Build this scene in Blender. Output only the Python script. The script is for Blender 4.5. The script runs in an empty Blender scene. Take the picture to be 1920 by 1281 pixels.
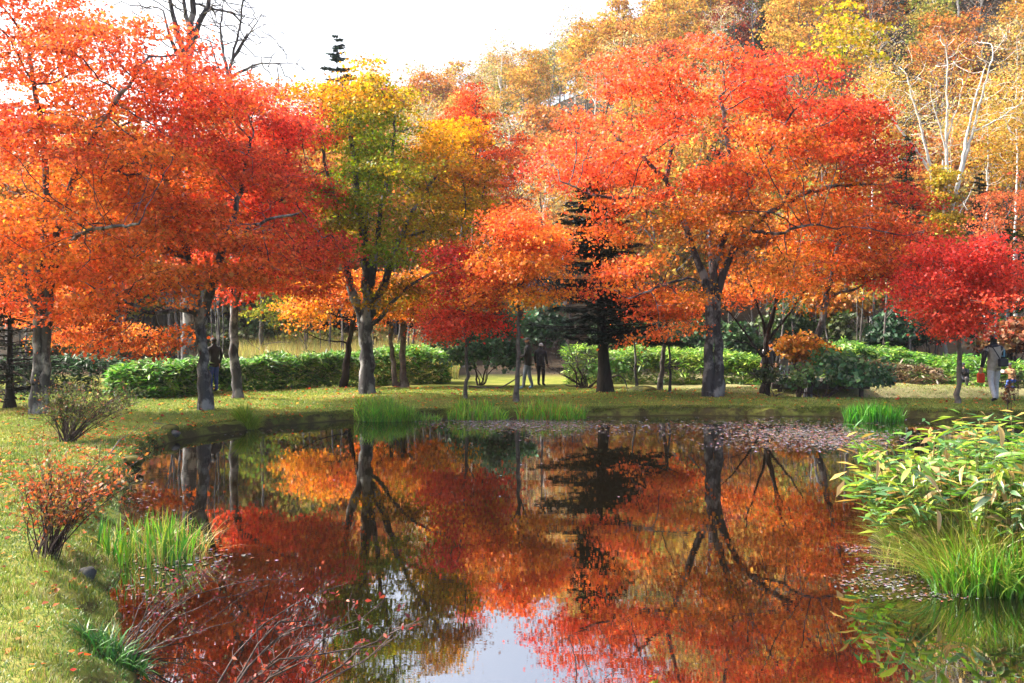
import bpy, math, random
import numpy as np
from mathutils import Vector, Matrix

# ------------------------------------------------------------------ camera, sky, sun, exposure
S = bpy.context.scene
COL = S.collection
rng = np.random.default_rng(7)
random.seed(7)
CAM_Z = 3.0
YH = 555.0                        # photo row of the horizon (the picture is cropped below it)
FPX = 1867.0                      # focal length in photo pixels (35 mm on 36 mm film, 1920 px wide)
cam = bpy.data.cameras.new('camera')
cam.lens = 35.0; cam.sensor_width = 36.0; cam.shift_y = -(640.5-YH)/1920.0; cam.clip_start = 0.05; cam.clip_end = 2000
camo = bpy.data.objects.new('camera', cam); COL.objects.link(camo)
camo.location = (0, 0, CAM_Z); camo.rotation_euler = (math.radians(90), 0, 0)
S.camera = camo
SUN_EL, SUN_AZ = math.radians(43), math.radians(-76)      # azimuth measured from +Y (view) towards +X (right)
W = bpy.data.worlds.new('World'); S.world = W; W.use_nodes = True
nt = W.node_tree; bg = nt.nodes['Background']
sky = nt.nodes.new('ShaderNodeTexSky'); sky.sky_type = 'NISHITA'; sky.sun_disc = False
sky.sun_elevation = SUN_EL; sky.sun_rotation = SUN_AZ
sky.air_density = 1.0; sky.dust_density = 10.0; sky.ozone_density = 0.6
nt.links.new(sky.outputs[0], bg.inputs[0]); bg.inputs[1].default_value = 0.15
sl = bpy.data.lights.new('sun', 'SUN'); sl.energy = 2.8; sl.angle = math.radians(0.6); sl.color = (1.0, 0.93, 0.82)
so = bpy.data.objects.new('sun', sl); COL.objects.link(so); so.location = (-30, 10, 40)
sd = Vector((math.sin(SUN_AZ)*math.cos(SUN_EL), math.cos(SUN_AZ)*math.cos(SUN_EL), math.sin(SUN_EL)))
so.rotation_euler = sd.to_track_quat('Z', 'Y').to_euler()
S.view_settings.view_transform = 'Standard'; S.view_settings.look = 'None'
S.view_settings.gamma = 1; S.view_settings.use_curve_mapping = False
S.view_settings.exposure = 2.1
cy = S.cycles
cy.max_bounces = 6; cy.diffuse_bounces = 3; cy.glossy_bounces = 2; cy.transmission_bounces = 4; cy.transparent_max_bounces = 8
cy.volume_bounces = 0
cy.caustics_reflective = False; cy.caustics_refractive = False
cy.use_denoising = True
try: cy.denoiser = 'OPENIMAGEDENOISE'
except Exception: pass
cy.sample_clamp_indirect = 6

# ------------------------------------------------------------------ helpers
def lin(r, g, b, k=0.62):
    f = lambda v: ((v/255+0.055)/1.055)**2.4 if v > 10 else v/255/12.92
    return np.array([f(r)*k, f(g)*k, f(b)*k])

def P(px, py, d):
    return np.array([(px-960)/FPX*d, d, CAM_Z+(YH-py)/FPX*d])

def smooth(a, b, x):
    t = np.clip((x-a)/(b-a), 0, 1); return t*t*(3-2*t)

def hashn(ix, iy, seed=0):
    n = (ix*374761393 + iy*668265263 + seed*982451653) & 0xffffffff
    n = ((n ^ (n >> 13))*1274126177) & 0xffffffff
    return ((n ^ (n >> 16)) & 0xffff)/65535.0
def vnoise(x, y, seed=0):
    x = np.asarray(x, float); y = np.asarray(y, float)
    ix = np.floor(x).astype(np.int64); iy = np.floor(y).astype(np.int64)
    fx = x-ix; fy = y-iy; fx = fx*fx*(3-2*fx); fy = fy*fy*(3-2*fy)
    a = hashn(ix, iy, seed); b = hashn(ix+1, iy, seed); c = hashn(ix, iy+1, seed); d = hashn(ix+1, iy+1, seed)
    return (a*(1-fx)+b*fx)*(1-fy)+(c*(1-fx)+d*fx)*fy-0.5

POND = np.array([(-2.36,5.9),(-2.7,6.57),(-3.02,7.47),(-3.83,9.2),(-4.52,11.05),(-5.18,12.58),(-5.92,14.61),(-6.6,17.04),(-7.11,19.56),(-7.03,20.8),(-6.36,21.98),(-5.47,23.03),(-4.22,23.96),(-2.24,24.35),(-0.51,24.41),(1.52,24.67),(4.5,25.1),(6.53,24.92),(8.48,24.73),(10.39,24.35),(12.88,23.9),(14.94,22.41),(13.58,19.8),(10.2,17.04),(7.08,14.42),(5.01,12.89),(4.45,12.1),(4.35,11.35),(4.5,10.95),(5.05,10.6),(5.9,10.08),(8.31,9.56),(11.54,7.22),(8.89,5.63),(2.96,5.77),(0,5.63)])
def sdist(x, y, poly=POND):
    x = np.asarray(x, float); y = np.asarray(y, float)
    best = np.full(x.shape, 1e9); inside = np.zeros(x.shape, bool)
    n = len(poly)
    for i in range(n):
        ax, ay = poly[i]; bx, by = poly[(i+1) % n]
        ex, ey = bx-ax, by-ay
        t = np.clip(((x-ax)*ex+(y-ay)*ey)/(ex*ex+ey*ey), 0, 1)
        best = np.minimum(best, (x-ax-t*ex)**2+(y-ay-t*ey)**2)
        c = ((ay > y) != (by > y)) & (x < ex*(y-ay)/(ey if ey else 1e-9)+ax)
        inside ^= c
    d = np.sqrt(best); return np.where(inside, -d, d)
HX = np.array([-200,-90,-50,-34,-13,0,20,34,50,67,110,220.]); HZ = np.array([8,10,11,14,22,27,36,47,55,62,74,90.])
CREEK = (11.6, 29.3)
def ground_z(x, y):
    x = np.asarray(x, float); y = np.asarray(y, float)
    s = sdist(x, y)
    s = s + 0.16*vnoise(x*1.7, y*1.7, 3) + 0.17*vnoise(x*4.3, y*4.3, 4)
    near = (1-smooth(13.5, 20, y))
    wd = 0.05+0.17*near*np.where(x < 1, 1, 0)
    step = smooth(-0.11-wd, 0.04+wd, s)*0.25 - 0.05
    inside = -0.75*smooth(0.1, 1.8, -s)
    z = step + inside
    z += np.where(s > 0, 0.004*np.minimum(s, 6), 0)
    z -= 0.42*smooth(26, 38, y) + 0.10*smooth(27, 33, y)*smooth(7, 12, x)
    z += 1.3*(1-smooth(0, 5.0, y))
    z += near*(0.20*smooth(0.0, 0.5, s) + 0.28*smooth(0.3, 3.2, s))*np.where(x < 1, 1, 0.3)
    z += smooth(0.2, 1.5, s)*(0.10*vnoise(x*0.35, y*0.35, 5)+0.035*vnoise(x*1.3, y*1.3, 6)) + smooth(0, .3, s)*0.015*vnoise(x*4, y*4, 8)
    # creek hollow behind the lawn
    cx, cyy = CREEK
    q = ((x-cx)/3.6)**2+((y-cyy)/1.5)**2
    z -= 0.40*np.exp(-q*q)
    z += 0.22*np.exp(-(((x-12)/5)**2+((y-32.0)/1.4)**2))
    # wooded hill
    ramp = smooth(45, 150, y)*0.62 + smooth(48, 112, y)*0.38
    hz = np.interp(x*150/np.maximum(y+20, 60), HX, HZ)
    z += ramp*hz*(1+0.18*vnoise(x*0.03, y*0.03, 9)) + smooth(46, 72, y)*(1.5*vnoise(x*0.12, y*0.12, 10))
    z = np.where((y > 170) & (z > 4), np.maximum(z-0.28*(y-170), 4.0), z)
    return z
def gz(x, y): return float(ground_z(np.array([x]), np.array([y]))[0])
_yy = np.arange(3.0, 60, 0.05)
def G(px, py):
    """ground point seen at a photo pixel"""
    u = (px-960)/FPX; zr = CAM_Z-(py-YH)/FPX*_yy
    zg = np.maximum(ground_z(u*_yy, _yy), 0.0)
    k = np.argmax(zr <= zg) if np.any(zr <= zg) else len(_yy)-1
    y = _yy[k]; return np.array([u*y, y, gz(u*y, y)])
def GD(px, d):
    """ground point under a photo column at distance d"""
    x = (px-960)/FPX*d; return np.array([x, d, gz(x, d)])

# ---- scene graph
def tag(o, label=None, cat=None, group=None, kind=None):
    if label: o['label'] = label
    if cat: o['category'] = cat
    if group: o['group'] = group
    if kind: o['kind'] = kind
    return o
def empty(name, loc, label=None, cat=None, group=None):
    o = bpy.data.objects.new(name, None); COL.objects.link(o); o.location = tuple(loc); o.empty_display_size = 0.2
    return tag(o, label, cat, group)
def mesh_obj(name, verts, faces, mat, parent=None, col=None, smooth_shade=False, origin=None, mats=None, midx=None):
    """faces: (n,k) array, or a list of such arrays; col: one colour per face"""
    verts = np.asarray(verts, np.float32)
    if origin is not None: verts = verts-np.asarray(origin, np.float32)
    if isinstance(faces, np.ndarray): faces = [faces]
    faces = [np.asarray(f, np.int32) for f in faces if len(f)]
    me = bpy.data.meshes.new(name)
    nl = sum(f.size for f in faces); nf = sum(len(f) for f in faces)
    me.vertices.add(len(verts)); me.vertices.foreach_set('co', verts.ravel())
    me.loops.add(nl); me.loops.foreach_set('vertex_index', np.concatenate([f.ravel() for f in faces]))
    me.polygons.add(nf)
    tot = np.concatenate([np.full(len(f), f.shape[1], np.int32) for f in faces])
    st = np.concatenate([[0], np.cumsum(tot)[:-1]]).astype(np.int32)
    me.polygons.foreach_set('loop_start', st)
    try: me.polygons.foreach_set('loop_total', tot)
    except Exception: pass
    if smooth_shade: me.polygons.foreach_set('use_smooth', np.ones(nf, bool))
    if midx is not None: me.polygons.foreach_set('material_index', np.asarray(midx, np.int32))
    if col is not None:
        a = me.attributes.new('Col', 'FLOAT_COLOR', 'FACE')
        c = np.ones((nf, 4), np.float32); c[:, :3] = col; a.data.foreach_set('color', c.ravel())
    me.update(calc_edges=True); me.validate()
    for m in (mats if mats is not None else [mat]): me.materials.append(m)
    o = bpy.data.objects.new(name, me); COL.objects.link(o)
    if parent is not None: o.parent = parent
    return o
def copy_tree(root, loc, rz=0.0, sc=1.0, label=None, group=None, scz=None):
    r = root.copy(); COL.objects.link(r); r.location = tuple(loc); r.rotation_euler = (0, 0, rz); r.scale = (sc, sc, scz or sc)
    if label: r['label'] = label
    if group: r['group'] = group
    for ch in root.children:
        c = ch.copy(); COL.objects.link(c); c.parent = r
        for g in ch.children:
            d = g.copy(); COL.objects.link(d); d.parent = c
    return r

# ------------------------------------------------------------------ materials
def newmat(name):
    m = bpy.data.materials.new(name); m.use_nodes = True
    n = m.node_tree.nodes; n.clear()
    out = n.new('ShaderNodeOutputMaterial'); return m, m.node_tree, out
def leaf_mat(name, trans=0.5, gloss=0.06, rough=0.45, sat=1.0):
    m, t, out = newmat(name)
    at = t.nodes.new('ShaderNodeAttribute'); at.attribute_name = 'Col'
    df = t.nodes.new('ShaderNodeBsdfDiffuse'); tr = t.nodes.new('ShaderNodeBsdfTranslucent')
    mx = t.nodes.new('ShaderNodeMixShader'); mx.inputs[0].default_value = trans
    gm = t.nodes.new('ShaderNodeGamma'); gm.inputs[1].default_value = 1.08
    t.links.new(at.outputs['Color'], df.inputs[0]); t.links.new(at.outputs['Color'], gm.inputs[0]); t.links.new(gm.outputs[0], tr.inputs[0])
    t.links.new(df.outputs[0], mx.inputs[1]); t.links.new(tr.outputs[0], mx.inputs[2])
    gl = t.nodes.new('ShaderNodeBsdfGlossy'); gl.inputs['Roughness'].default_value = rough
    m2 = t.nodes.new('ShaderNodeMixShader'); m2.inputs[0].default_value = gloss
    t.links.new(mx.outputs[0], m2.inputs[1]); t.links.new(gl.outputs[0], m2.inputs[2])
    t.links.new(m2.outputs[0], out.inputs[0]); return m
M_LEAF = leaf_mat('maple_leaf', 0.58, 0.02)
M_FAR = leaf_mat('far_leaf', 0.48, 0.0)
M_GLOSSY = leaf_mat('glossy_leaf', 0.40, 0.04, 0.5)
M_BROAD = leaf_mat('broad_leaf', 0.42, 0.09, 0.4)
M_NEEDLE = leaf_mat('needles', 0.15, 0.03)
M_GRASS = leaf_mat('grass_blade', 0.42, 0.05, 0.4)

def ramp_node(t, fac, stops):
    r = t.nodes.new('ShaderNodeValToRGB'); e = r.color_ramp.elements
    while len(e) > 1: e.remove(e[-1])
    e[0].position = stops[0][0]; e[0].color = (*stops[0][1], 1)
    for p, c in stops[1:]:
        q = e.new(p); q.color = (*c, 1)
    t.links.new(fac, r.inputs[0]); return r
def noise_node(t, scale, detail=4, rough=0.55, vec=None, scl=None):
    if vec is None:
        g = t.nodes.new('ShaderNodeNewGeometry'); vec = g.outputs['Position']
    if scl:
        mp = t.nodes.new('ShaderNodeMapping'); mp.inputs['Scale'].default_value = scl
        t.links.new(vec, mp.inputs[0]); vec = mp.outputs[0]
    n = t.nodes.new('ShaderNodeTexNoise'); n.inputs['Scale'].default_value = scale
    n.inputs['Detail'].default_value = detail; n.inputs['Roughness'].default_value = rough
    t.links.new(vec, n.inputs['Vector']); return n
def bark_mat(name, dark, mid, pale, pale_at=0.62, stretch=(6, 6, 1.3), bump=0.6, scale=1.6):
    m, t, out = newmat(name)
    b = t.nodes.new('ShaderNodeBsdfPrincipled'); b.inputs['Roughness'].default_value = 0.9
    try: b.inputs['Specular IOR Level'].default_value = 0.15
    except Exception: pass
    tc = t.nodes.new('ShaderNodeTexCoord')
    n1 = noise_node(t, scale, 6, 0.65, tc.outputs['Object'], stretch)
    n2 = noise_node(t, 2.2, 5, 0.6, tc.outputs['Object'], (1.5, 1.5, 1.0))
    r1 = ramp_node(t, n1.outputs['Fac'], [(0.30, dark), (0.50, mid), (0.75, tuple(np.array(mid)*1.35))])
    r2 = ramp_node(t, n2.outputs['Fac'], [(pale_at-0.06, (0, 0, 0)), (pale_at+0.05, (1, 1, 1))])
    mx = t.nodes.new('ShaderNodeMix'); mx.data_type = 'RGBA'
    t.links.new(r2.outputs[0], mx.inputs['Factor']); t.links.new(r1.outputs[0], mx.inputs['A']); mx.inputs['B'].default_value = (*pale, 1)
    t.links.new(mx.outputs['Result'], b.inputs['Base Color'])
    bp = t.nodes.new('ShaderNodeBump'); bp.inputs['Strength'].default_value = bump; bp.inputs['Distance'].default_value = 0.03
    t.links.new(n1.outputs['Fac'], bp.inputs['Height']); t.links.new(bp.outputs[0], b.inputs['Normal'])
    t.links.new(b.outputs[0], out.inputs[0]); return m
M_BARK = bark_mat('grey_bark', (0.010, 0.010, 0.012), (0.050, 0.050, 0.056), (0.20, 0.205, 0.21), 0.56)
M_BARK_DK = bark_mat('dark_bark', (0.006, 0.005, 0.005), (0.024, 0.020, 0.018), (0.06, 0.056, 0.052), 0.68)
M_BARK_PALE = bark_mat('pale_bark', (0.03, 0.027, 0.025), (0.09, 0.082, 0.076), (0.17, 0.165, 0.155), 0.6, (3, 3, 4))
M_BIRCH = bark_mat('birch_bark', (0.20, 0.195, 0.19), (0.42, 0.415, 0.41), (0.55, 0.55, 0.54), 0.5, (2, 2, 9), 0.2, 1.0)
M_TWIG = bark_mat('twig', (0.018, 0.013, 0.012), (0.055, 0.04, 0.038), (0.11, 0.09, 0.09), 0.6, (9, 9, 4), 0.2)
M_STRAW = bark_mat('straw_stem', (.06, .06, .025), (.13, .12, .05), (.2, .17, .09), .6, (8, 8, 2), .1)
M_BARK_FAR = bark_mat('far_bark', (0.04, 0.038, 0.04), (0.10, 0.097, 0.10), (0.21, 0.205, 0.205), 0.58, (3, 3, 1.5), 0.0)

# ------------------------------------------------------------------ tubes and skeletons
def tube(path, rad, sides, V, F, cap=True):
    """append a tapered tube along path (k,3) to lists"""
    path = np.asarray(path, float); k = len(path)
    t = np.gradient(path, axis=0); t /= np.linalg.norm(t, axis=1, keepdims=True)+1e-9
    ref = np.array([0.83, 0.55, 0.12]); 
    a = np.cross(t, ref); a /= np.linalg.norm(a, axis=1, keepdims=True)+1e-9
    b = np.cross(t, a)
    ang = np.arange(sides)*2*math.pi/sides
    ring = path[:, None, :] + (a[:, None, :]*np.cos(ang)[None, :, None]+b[:, None, :]*np.sin(ang)[None, :, None])*np.asarray(rad)[:, None, None]
    base = V[0]; V[1].append(ring.reshape(-1, 3)); V[0] += k*sides
    i = np.arange(k-1)[:, None]*sides; j = np.arange(sides)[None, :]; j2 = (j+1) % sides
    F.append(np.stack([base+i+j, base+i+j2, base+i+sides+j2, base+i+sides+j], -1).reshape(-1, 4))
def tubes_obj(name, V, F, mat, parent, origin=None):
    return mesh_obj(name, np.concatenate(V[1]), np.concatenate(F), mat, parent, smooth_shade=True, origin=origin)

def resample(pts, step):
    pts = np.asarray(pts, float); seg = np.linalg.norm(np.diff(pts, axis=0), axis=1); L = np.concatenate([[0], np.cumsum(seg)])
    n = max(2, int(L[-1]/step)+1); s = np.linspace(0, L[-1], n)
    if len(pts) > 2:   # smooth a little
        q = np.stack([np.interp(s, L, pts[:, i]) for i in range(3)], 1)
        for _ in range(2):
            q[1:-1] = 0.5*q[1:-1]+0.25*(q[:-2]+q[2:])
        return q
    return np.stack([np.interp(s, L, pts[:, i]) for i in range(3)], 1)

def skeleton(stems, attract, D, kill, jitter=0.12, up=0.05, maxit=260, tip=0.006, power=2.35, wob=0.02, seed=1):
    """stems: list of (pts, r0, r1, free_from) ; space-colonise towards attract. returns pos, par, rad"""
    rg = np.random.default_rng(seed)
    pos, par, srad, free = [], [], [], []
    for si, (pts, r0, r1, ff) in enumerate(stems):
        q = resample(pts, D); n = len(q)
        q[1:-1] += rg.normal(0, wob, (n-2, 3)) if n > 2 else 0
        if si == 0: prev = -1; start = 0
        else:
            d = np.linalg.norm(np.array(pos)-q[0], axis=1); prev = int(np.argmin(d)); start = 1
            if d[prev] > 1.5*D: start = 0
        for i in range(start, n):
            f = i/(n-1)
            pos.append(q[i]); par.append(prev); srad.append(r0+(r1-r0)*f**0.9); free.append(f >= ff); prev = len(pos)-1
    n0 = len(pos)
    cap = n0+14000
    X = np.zeros((cap, 3)); X[:n0] = np.array(pos); par = par+[0]*(cap-n0); n = n0
    A = np.asarray(attract, float)
    fi = np.nonzero(free)[0]
    if len(A):
        dd = np.linalg.norm(A[:, None, :]-X[fi][None], axis=2)
        k = dd.argmin(1); near = fi[k]; nd = dd[np.arange(len(A)), k]
    for it in range(maxit):
        if not len(A): break
        dirs = A-X[near]; dirs /= np.linalg.norm(dirs, axis=1, keepdims=True)+1e-9
        u, inv = np.unique(near, return_inverse=True)
        g = np.zeros((len(u), 3)); np.add.at(g, inv, dirs)
        g /= np.linalg.norm(g, axis=1, keepdims=True)+1e-9
        g += rg.normal(0, jitter, g.shape); g[:, 2] += up
        g /= np.linalg.norm(g, axis=1, keepdims=True)+1e-9
        newp = X[u]+g*D
        dn = np.linalg.norm(A[:, None, :]-newp[None], axis=2)
        kk = dn.argmin(1); dmin = dn[np.arange(len(A)), kk]
        better = dmin < nd
        used = np.unique(kk[better])
        mp = -np.ones(len(u), int)
        for q in used:
            if n >= cap: break
            X[n] = newp[q]; par[n] = int(u[q]); mp[q] = n; n += 1
        ok = better & (mp[kk] >= 0)
        near = np.where(ok, mp[kk], near); nd = np.where(ok, dmin, nd)
        keep = nd > kill
        stuck = (~better) & ~np.isin(inv, used)
        keep &= ~stuck
        A, near, nd = A[keep], near[keep], nd[keep]
        if n >= cap: break
    X = X[:n]; par = np.array(par[:n])
    acc = np.zeros(n); nch = np.zeros(n, int)
    rad = np.zeros(n)
    for i in range(n-1, -1, -1):
        r = max(acc[i], tip**power)**(1/power)
        rad[i] = r
        if par[i] >= 0: acc[par[i]] += r**power; nch[par[i]] += 1
    srad = np.array(srad)
    rad[:n0] = srad
    for i in range(n0, n):
        rad[i] = min(rad[i], rad[par[i]]*0.82 if par[i] < n0 else rad[par[i]])
    return X, par, rad, n0

def skel_mesh(X, par, rad, V, F, rmin=0.0, flare=None, base_z=None, seed=0):
    n = len(X); kids = [[] for _ in range(n)]
    for i in range(n):
        if par[i] >= 0: kids[par[i]].append(i)
    rg = np.random.default_rng(seed)
    starts = [(i, -1) for i in range(n) if par[i] < 0]
    while starts:
        i, p = starts.pop()
        chain = ([p] if p >= 0 else [])+[i]
        c = i
        while kids[c]:
            ks = sorted(kids[c], key=lambda q: -rad[q])
            for q in ks[1:]: starts.append((q, c))
            c = ks[0]; chain.append(c)
        pts = X[chain].copy(); r = rad[chain].copy()
        if p >= 0: r[0] = min(r[0], r[1]*1.15)
        if len(chain) < 2: continue
        if r.max() < rmin: continue
        m = r.max(); sides = 12 if m > 0.09 else (7 if m > 0.03 else (5 if m > 0.014 else 3))
        if m > 0.06:
            r = r*(1+0.09*rg.normal(0, 1, len(r)).clip(-1.5, 1.5))
        r[-1] *= 0.5
        if flare and base_z is not None:
            h = pts[:, 2]-base_z; r = r*(1+flare*np.exp(-np.maximum(h, 0)/0.28))
        tube(pts, r, sides, V, F)

def pick_cols(p, anchors, sig, rg):
    """p: (n,2) px; anchors [(px,py,col)]"""
    a = np.array([(q[0], q[1]) for q in anchors], float); c = np.array([q[2] for q in anchors])
    w = np.exp(-((p[:, None, :]-a[None])**2).sum(2)/(2*sig*sig))+1e-6
    w = w**1.0; w /= w.sum(1, keepdims=True)
    cum = w.cumsum(1); k = (rg.random((len(p), 1)) > cum).sum(1).clip(0, len(a)-1)
    blend = (w[:, :, None]*c[None]).sum(1)
    k2 = rg.integers(0, len(a), len(p)); return 0.45*c[k]+0.41*blend+0.14*c[k2]

def leaf_quads(C, nrm, tip, L, Wd, fold=0.12):
    """kite shaped folded leaves, returns verts, faces"""
    n = len(C)
    nrm = nrm/(np.linalg.norm(nrm, axis=1, keepdims=True)+1e-9)
    t = tip-(tip*nrm).sum(1, keepdims=True)*nrm; t /= np.linalg.norm(t, axis=1, keepdims=True)+1e-9
    b = np.cross(nrm, t)
    L = np.asarray(L).reshape(-1, 1); Wd = np.asarray(Wd).reshape(-1, 1)
    v = np.empty((n, 4, 3), np.float32)
    v[:, 0] = C-t*L*0.5; v[:, 2] = C+t*L*0.5
    v[:, 1] = C+b*Wd*0.5+nrm*L*fold+t*L*0.08; v[:, 3] = C-b*Wd*0.5+nrm*L*fold+t*L*0.08
    return v.reshape(-1, 3), np.arange(n*4, dtype=np.int32).reshape(-1, 4)
def jit(col, rg, v=0.30, h=0.15):
    n = len(col)
    c = col*(1+v*rg.normal(0, 1, (n, 1)).clip(-2, 2))
    c = c*(1+h*rg.normal(0, 1, (n, 3)).clip(-2, 2))
    return c.clip(0.002, 0.95)
def cluster_leaves(cen, ccol, per, size, spread, rg, out=None, up=0.75, droop=0.35, aspect=0.95):
    """leaves around cluster centres; out: outward vectors"""
    n = len(cen)*per
    cs = rg.uniform(.6, 1.35, (len(cen), 1)); ax = rg.normal(0, 1, (len(cen), 3))*[1, 1, .25]; ax /= np.linalg.norm(ax, axis=1, keepdims=True)
    g_ = rg.normal(0, 1, (n, 3))*np.array(spread)
    C = np.repeat(cen, per, 0)+g_*np.repeat(cs, per, 0)+np.repeat(ax*cs*spread[0]*.9, per, 0)*rg.normal(0, 1, (n, 1))
    r = rg.normal(0, 1, (n, 3)); r /= np.linalg.norm(r, axis=1, keepdims=True)
    nr = r*0.85+np.array([0, 0, up]); 
    tip = rg.normal(0, 1, (n, 3)); tip[:, 2] -= 0.6
    if out is not None:
        o = np.repeat(out, per, 0); nr = nr+o*droop; tip = tip+o*0.5
    L = size*rg.uniform(0.55, 1.35, n)*np.repeat(rg.uniform(.8, 1.2, len(cen)), per)
    v, f = leaf_quads(C, nr, tip, L, L*aspect*rg.uniform(.7, 1.15, n))
    return v, f, jit(np.repeat(ccol, per, 0), rg)
# ------------------------------------------------------------------ ground and water
def axis(parts):
    out = []
    for a, b, st in parts: out.append(np.arange(a, b, st))
    return np.concatenate(out+[[parts[-1][1]]])
gx = axis([(-320, -120, 12), (-120, -40, 4), (-40, -16, 0.8), (-16, -9, 0.3), (-9, 14.5, 0.12), (14.5, 22, 0.3), (22, 45, 0.9), (45, 120, 4), (120, 320, 12)])
gy = axis([(-40, 0, 2.5), (0, 4, 0.3), (4, 28, 0.12), (28, 38, 0.22), (38, 60, 0.8), (60, 180, 3), (180, 420, 12)])
XX, YY = np.meshgrid(gx, gy); ZZ = ground_z(XX.ravel(), YY.ravel())
nx, ny = len(gx), len(gy)
ii = (np.arange(ny-1)[:, None]*nx+np.arange(nx-1)[None, :]).ravel()
GF = np.stack([ii, ii+1, ii+nx+1, ii+nx], 1)
m, t, out = newmat('lawn_ground')
b = t.nodes.new('ShaderNodeBsdfPrincipled'); b.inputs['Roughness'].default_value = 1.0
try: b.inputs['Specular IOR Level'].default_value = 0.05
except Exception: pass
geo = t.nodes.new('ShaderNodeNewGeometry'); pos = geo.outputs['Position']
sx = t.nodes.new('ShaderNodeSeparateXYZ'); t.links.new(pos, sx.inputs[0])
n1 = noise_node(t, 0.35, 5, 0.6, pos); n2 = noise_node(t, 3.0, 6, 0.7, pos); n3 = noise_node(t, 28.0, 3, 0.7, pos)
add = t.nodes.new('ShaderNodeMath'); add.operation = 'ADD'
t.links.new(n1.outputs['Fac'], add.inputs[0])
mul = t.nodes.new('ShaderNodeMath'); mul.operation = 'MULTIPLY_ADD'; mul.inputs[1].default_value = 0.55; mul.inputs[2].default_value = -0.27
t.links.new(n2.outputs['Fac'], mul.inputs[0]); t.links.new(mul.outputs[0], add.inputs[1])
mul2 = t.nodes.new('ShaderNodeMath'); mul2.operation = 'MULTIPLY_ADD'; mul2.inputs[1].default_value = 0.35; mul2.inputs[2].default_value = -0.17
add2 = t.nodes.new('ShaderNodeMath'); add2.operation = 'ADD'
t.links.new(n3.outputs['Fac'], mul2.inputs[0]); t.links.new(add.outputs[0], add2.inputs[0]); t.links.new(mul2.outputs[0], add2.inputs[1])
gr = ramp_node(t, add2.outputs[0], [(0.24, (0.036, 0.054, 0.011)), (0.42, (0.085, 0.108, 0.020)), (0.56, (0.135, 0.15, 0.030)), (0.72, (0.17, 0.15, 0.05))])
# bare dark soil on the steep bank and in the pond bed
nz = t.nodes.new('ShaderNodeSeparateXYZ'); t.links.new(geo.outputs['True Normal'], nz.inputs[0])
st = ramp_node(t, nz.outputs['Z'], [(0.74, (1, 1, 1)), (0.92, (0, 0, 0))])
zr = t.nodes.new('ShaderNodeMapRange'); zr.inputs['From Min'].default_value = 0.07; zr.inputs['From Max'].default_value = 0.0
wy_ = t.nodes.new('ShaderNodeMath'); wy_.operation = 'LESS_THAN'; wy_.inputs[1].default_value = 26.2; t.links.new(sx.outputs['Y'], wy_.inputs[0])
zw_ = t.nodes.new('ShaderNodeMath'); zw_.operation = 'MULTIPLY'; t.links.new(zr.outputs[0], zw_.inputs[0]); t.links.new(wy_.outputs[0], zw_.inputs[1])
t.links.new(sx.outputs['Z'], zr.inputs['Value'])
zq = t.nodes.new('ShaderNodeMapRange'); zq.inputs['From Min'].default_value = .26; zq.inputs['From Max'].default_value = .17; t.links.new(sx.outputs['Z'], zq.inputs['Value'])
sm = t.nodes.new('ShaderNodeMath'); sm.operation = 'MULTIPLY'; sn_ = ramp_node(t, n2.outputs['Fac'], [(.38, (.25, .25, .25)), (.54, (.9, .9, .9))]); sm0 = t.nodes.new('ShaderNodeMath'); sm0.operation = 'MULTIPLY'; t.links.new(st.outputs[0], sm0.inputs[0]); t.links.new(sn_.outputs[0], sm0.inputs[1])
t.links.new(sm0.outputs[0], sm.inputs[0]); t.links.new(zq.outputs[0], sm.inputs[1])
mxx = t.nodes.new('ShaderNodeMath'); mxx.operation = 'MAXIMUM'; t.links.new(sm.outputs[0], mxx.inputs[0]); t.links.new(zw_.outputs[0], mxx.inputs[1])
mixs = t.nodes.new('ShaderNodeMix'); mixs.data_type = 'RGBA'
t.links.new(mxx.outputs[0], mixs.inputs['Factor']); t.links.new(gr.outputs[0], mixs.inputs['A']); mixs.inputs['B'].default_value = (0.022, 0.016, 0.010, 1)
# pale dry turf and gravel on the far side of the creek
px_ = t.nodes.new('ShaderNodeMapRange'); px_.inputs['From Min'].default_value = 26.5; px_.inputs['From Max'].default_value = 29.0; t.links.new(sx.outputs['Y'], px_.inputs['Value'])
py_ = t.nodes.new('ShaderNodeMapRange'); py_.inputs['From Min'].default_value = 3.0; py_.inputs['From Max'].default_value = 6.5; t.links.new(sx.outputs['X'], py_.inputs['Value'])
pm = t.nodes.new('ShaderNodeMath'); pm.operation = 'MULTIPLY'; t.links.new(px_.outputs[0], pm.inputs[0]); t.links.new(py_.outputs[0], pm.inputs[1])
pm2 = t.nodes.new('ShaderNodeMath'); pm2.operation = 'MULTIPLY'; pm2.inputs[1].default_value = .7; t.links.new(pm.outputs[0], pm2.inputs[0])
pr = ramp_node(t, add2.outputs[0], [(.3, (.075, .07, .032)), (.5, (.15, .135, .072)), (.7, (.20, .18, .115))])
mixp = t.nodes.new('ShaderNodeMix'); mixp.data_type = 'RGBA'
t.links.new(pm2.outputs[0], mixp.inputs['Factor']); t.links.new(mixs.outputs['Result'], mixp.inputs['A']); t.links.new(pr.outputs[0], mixp.inputs['B'])
mixs = mixp
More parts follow.
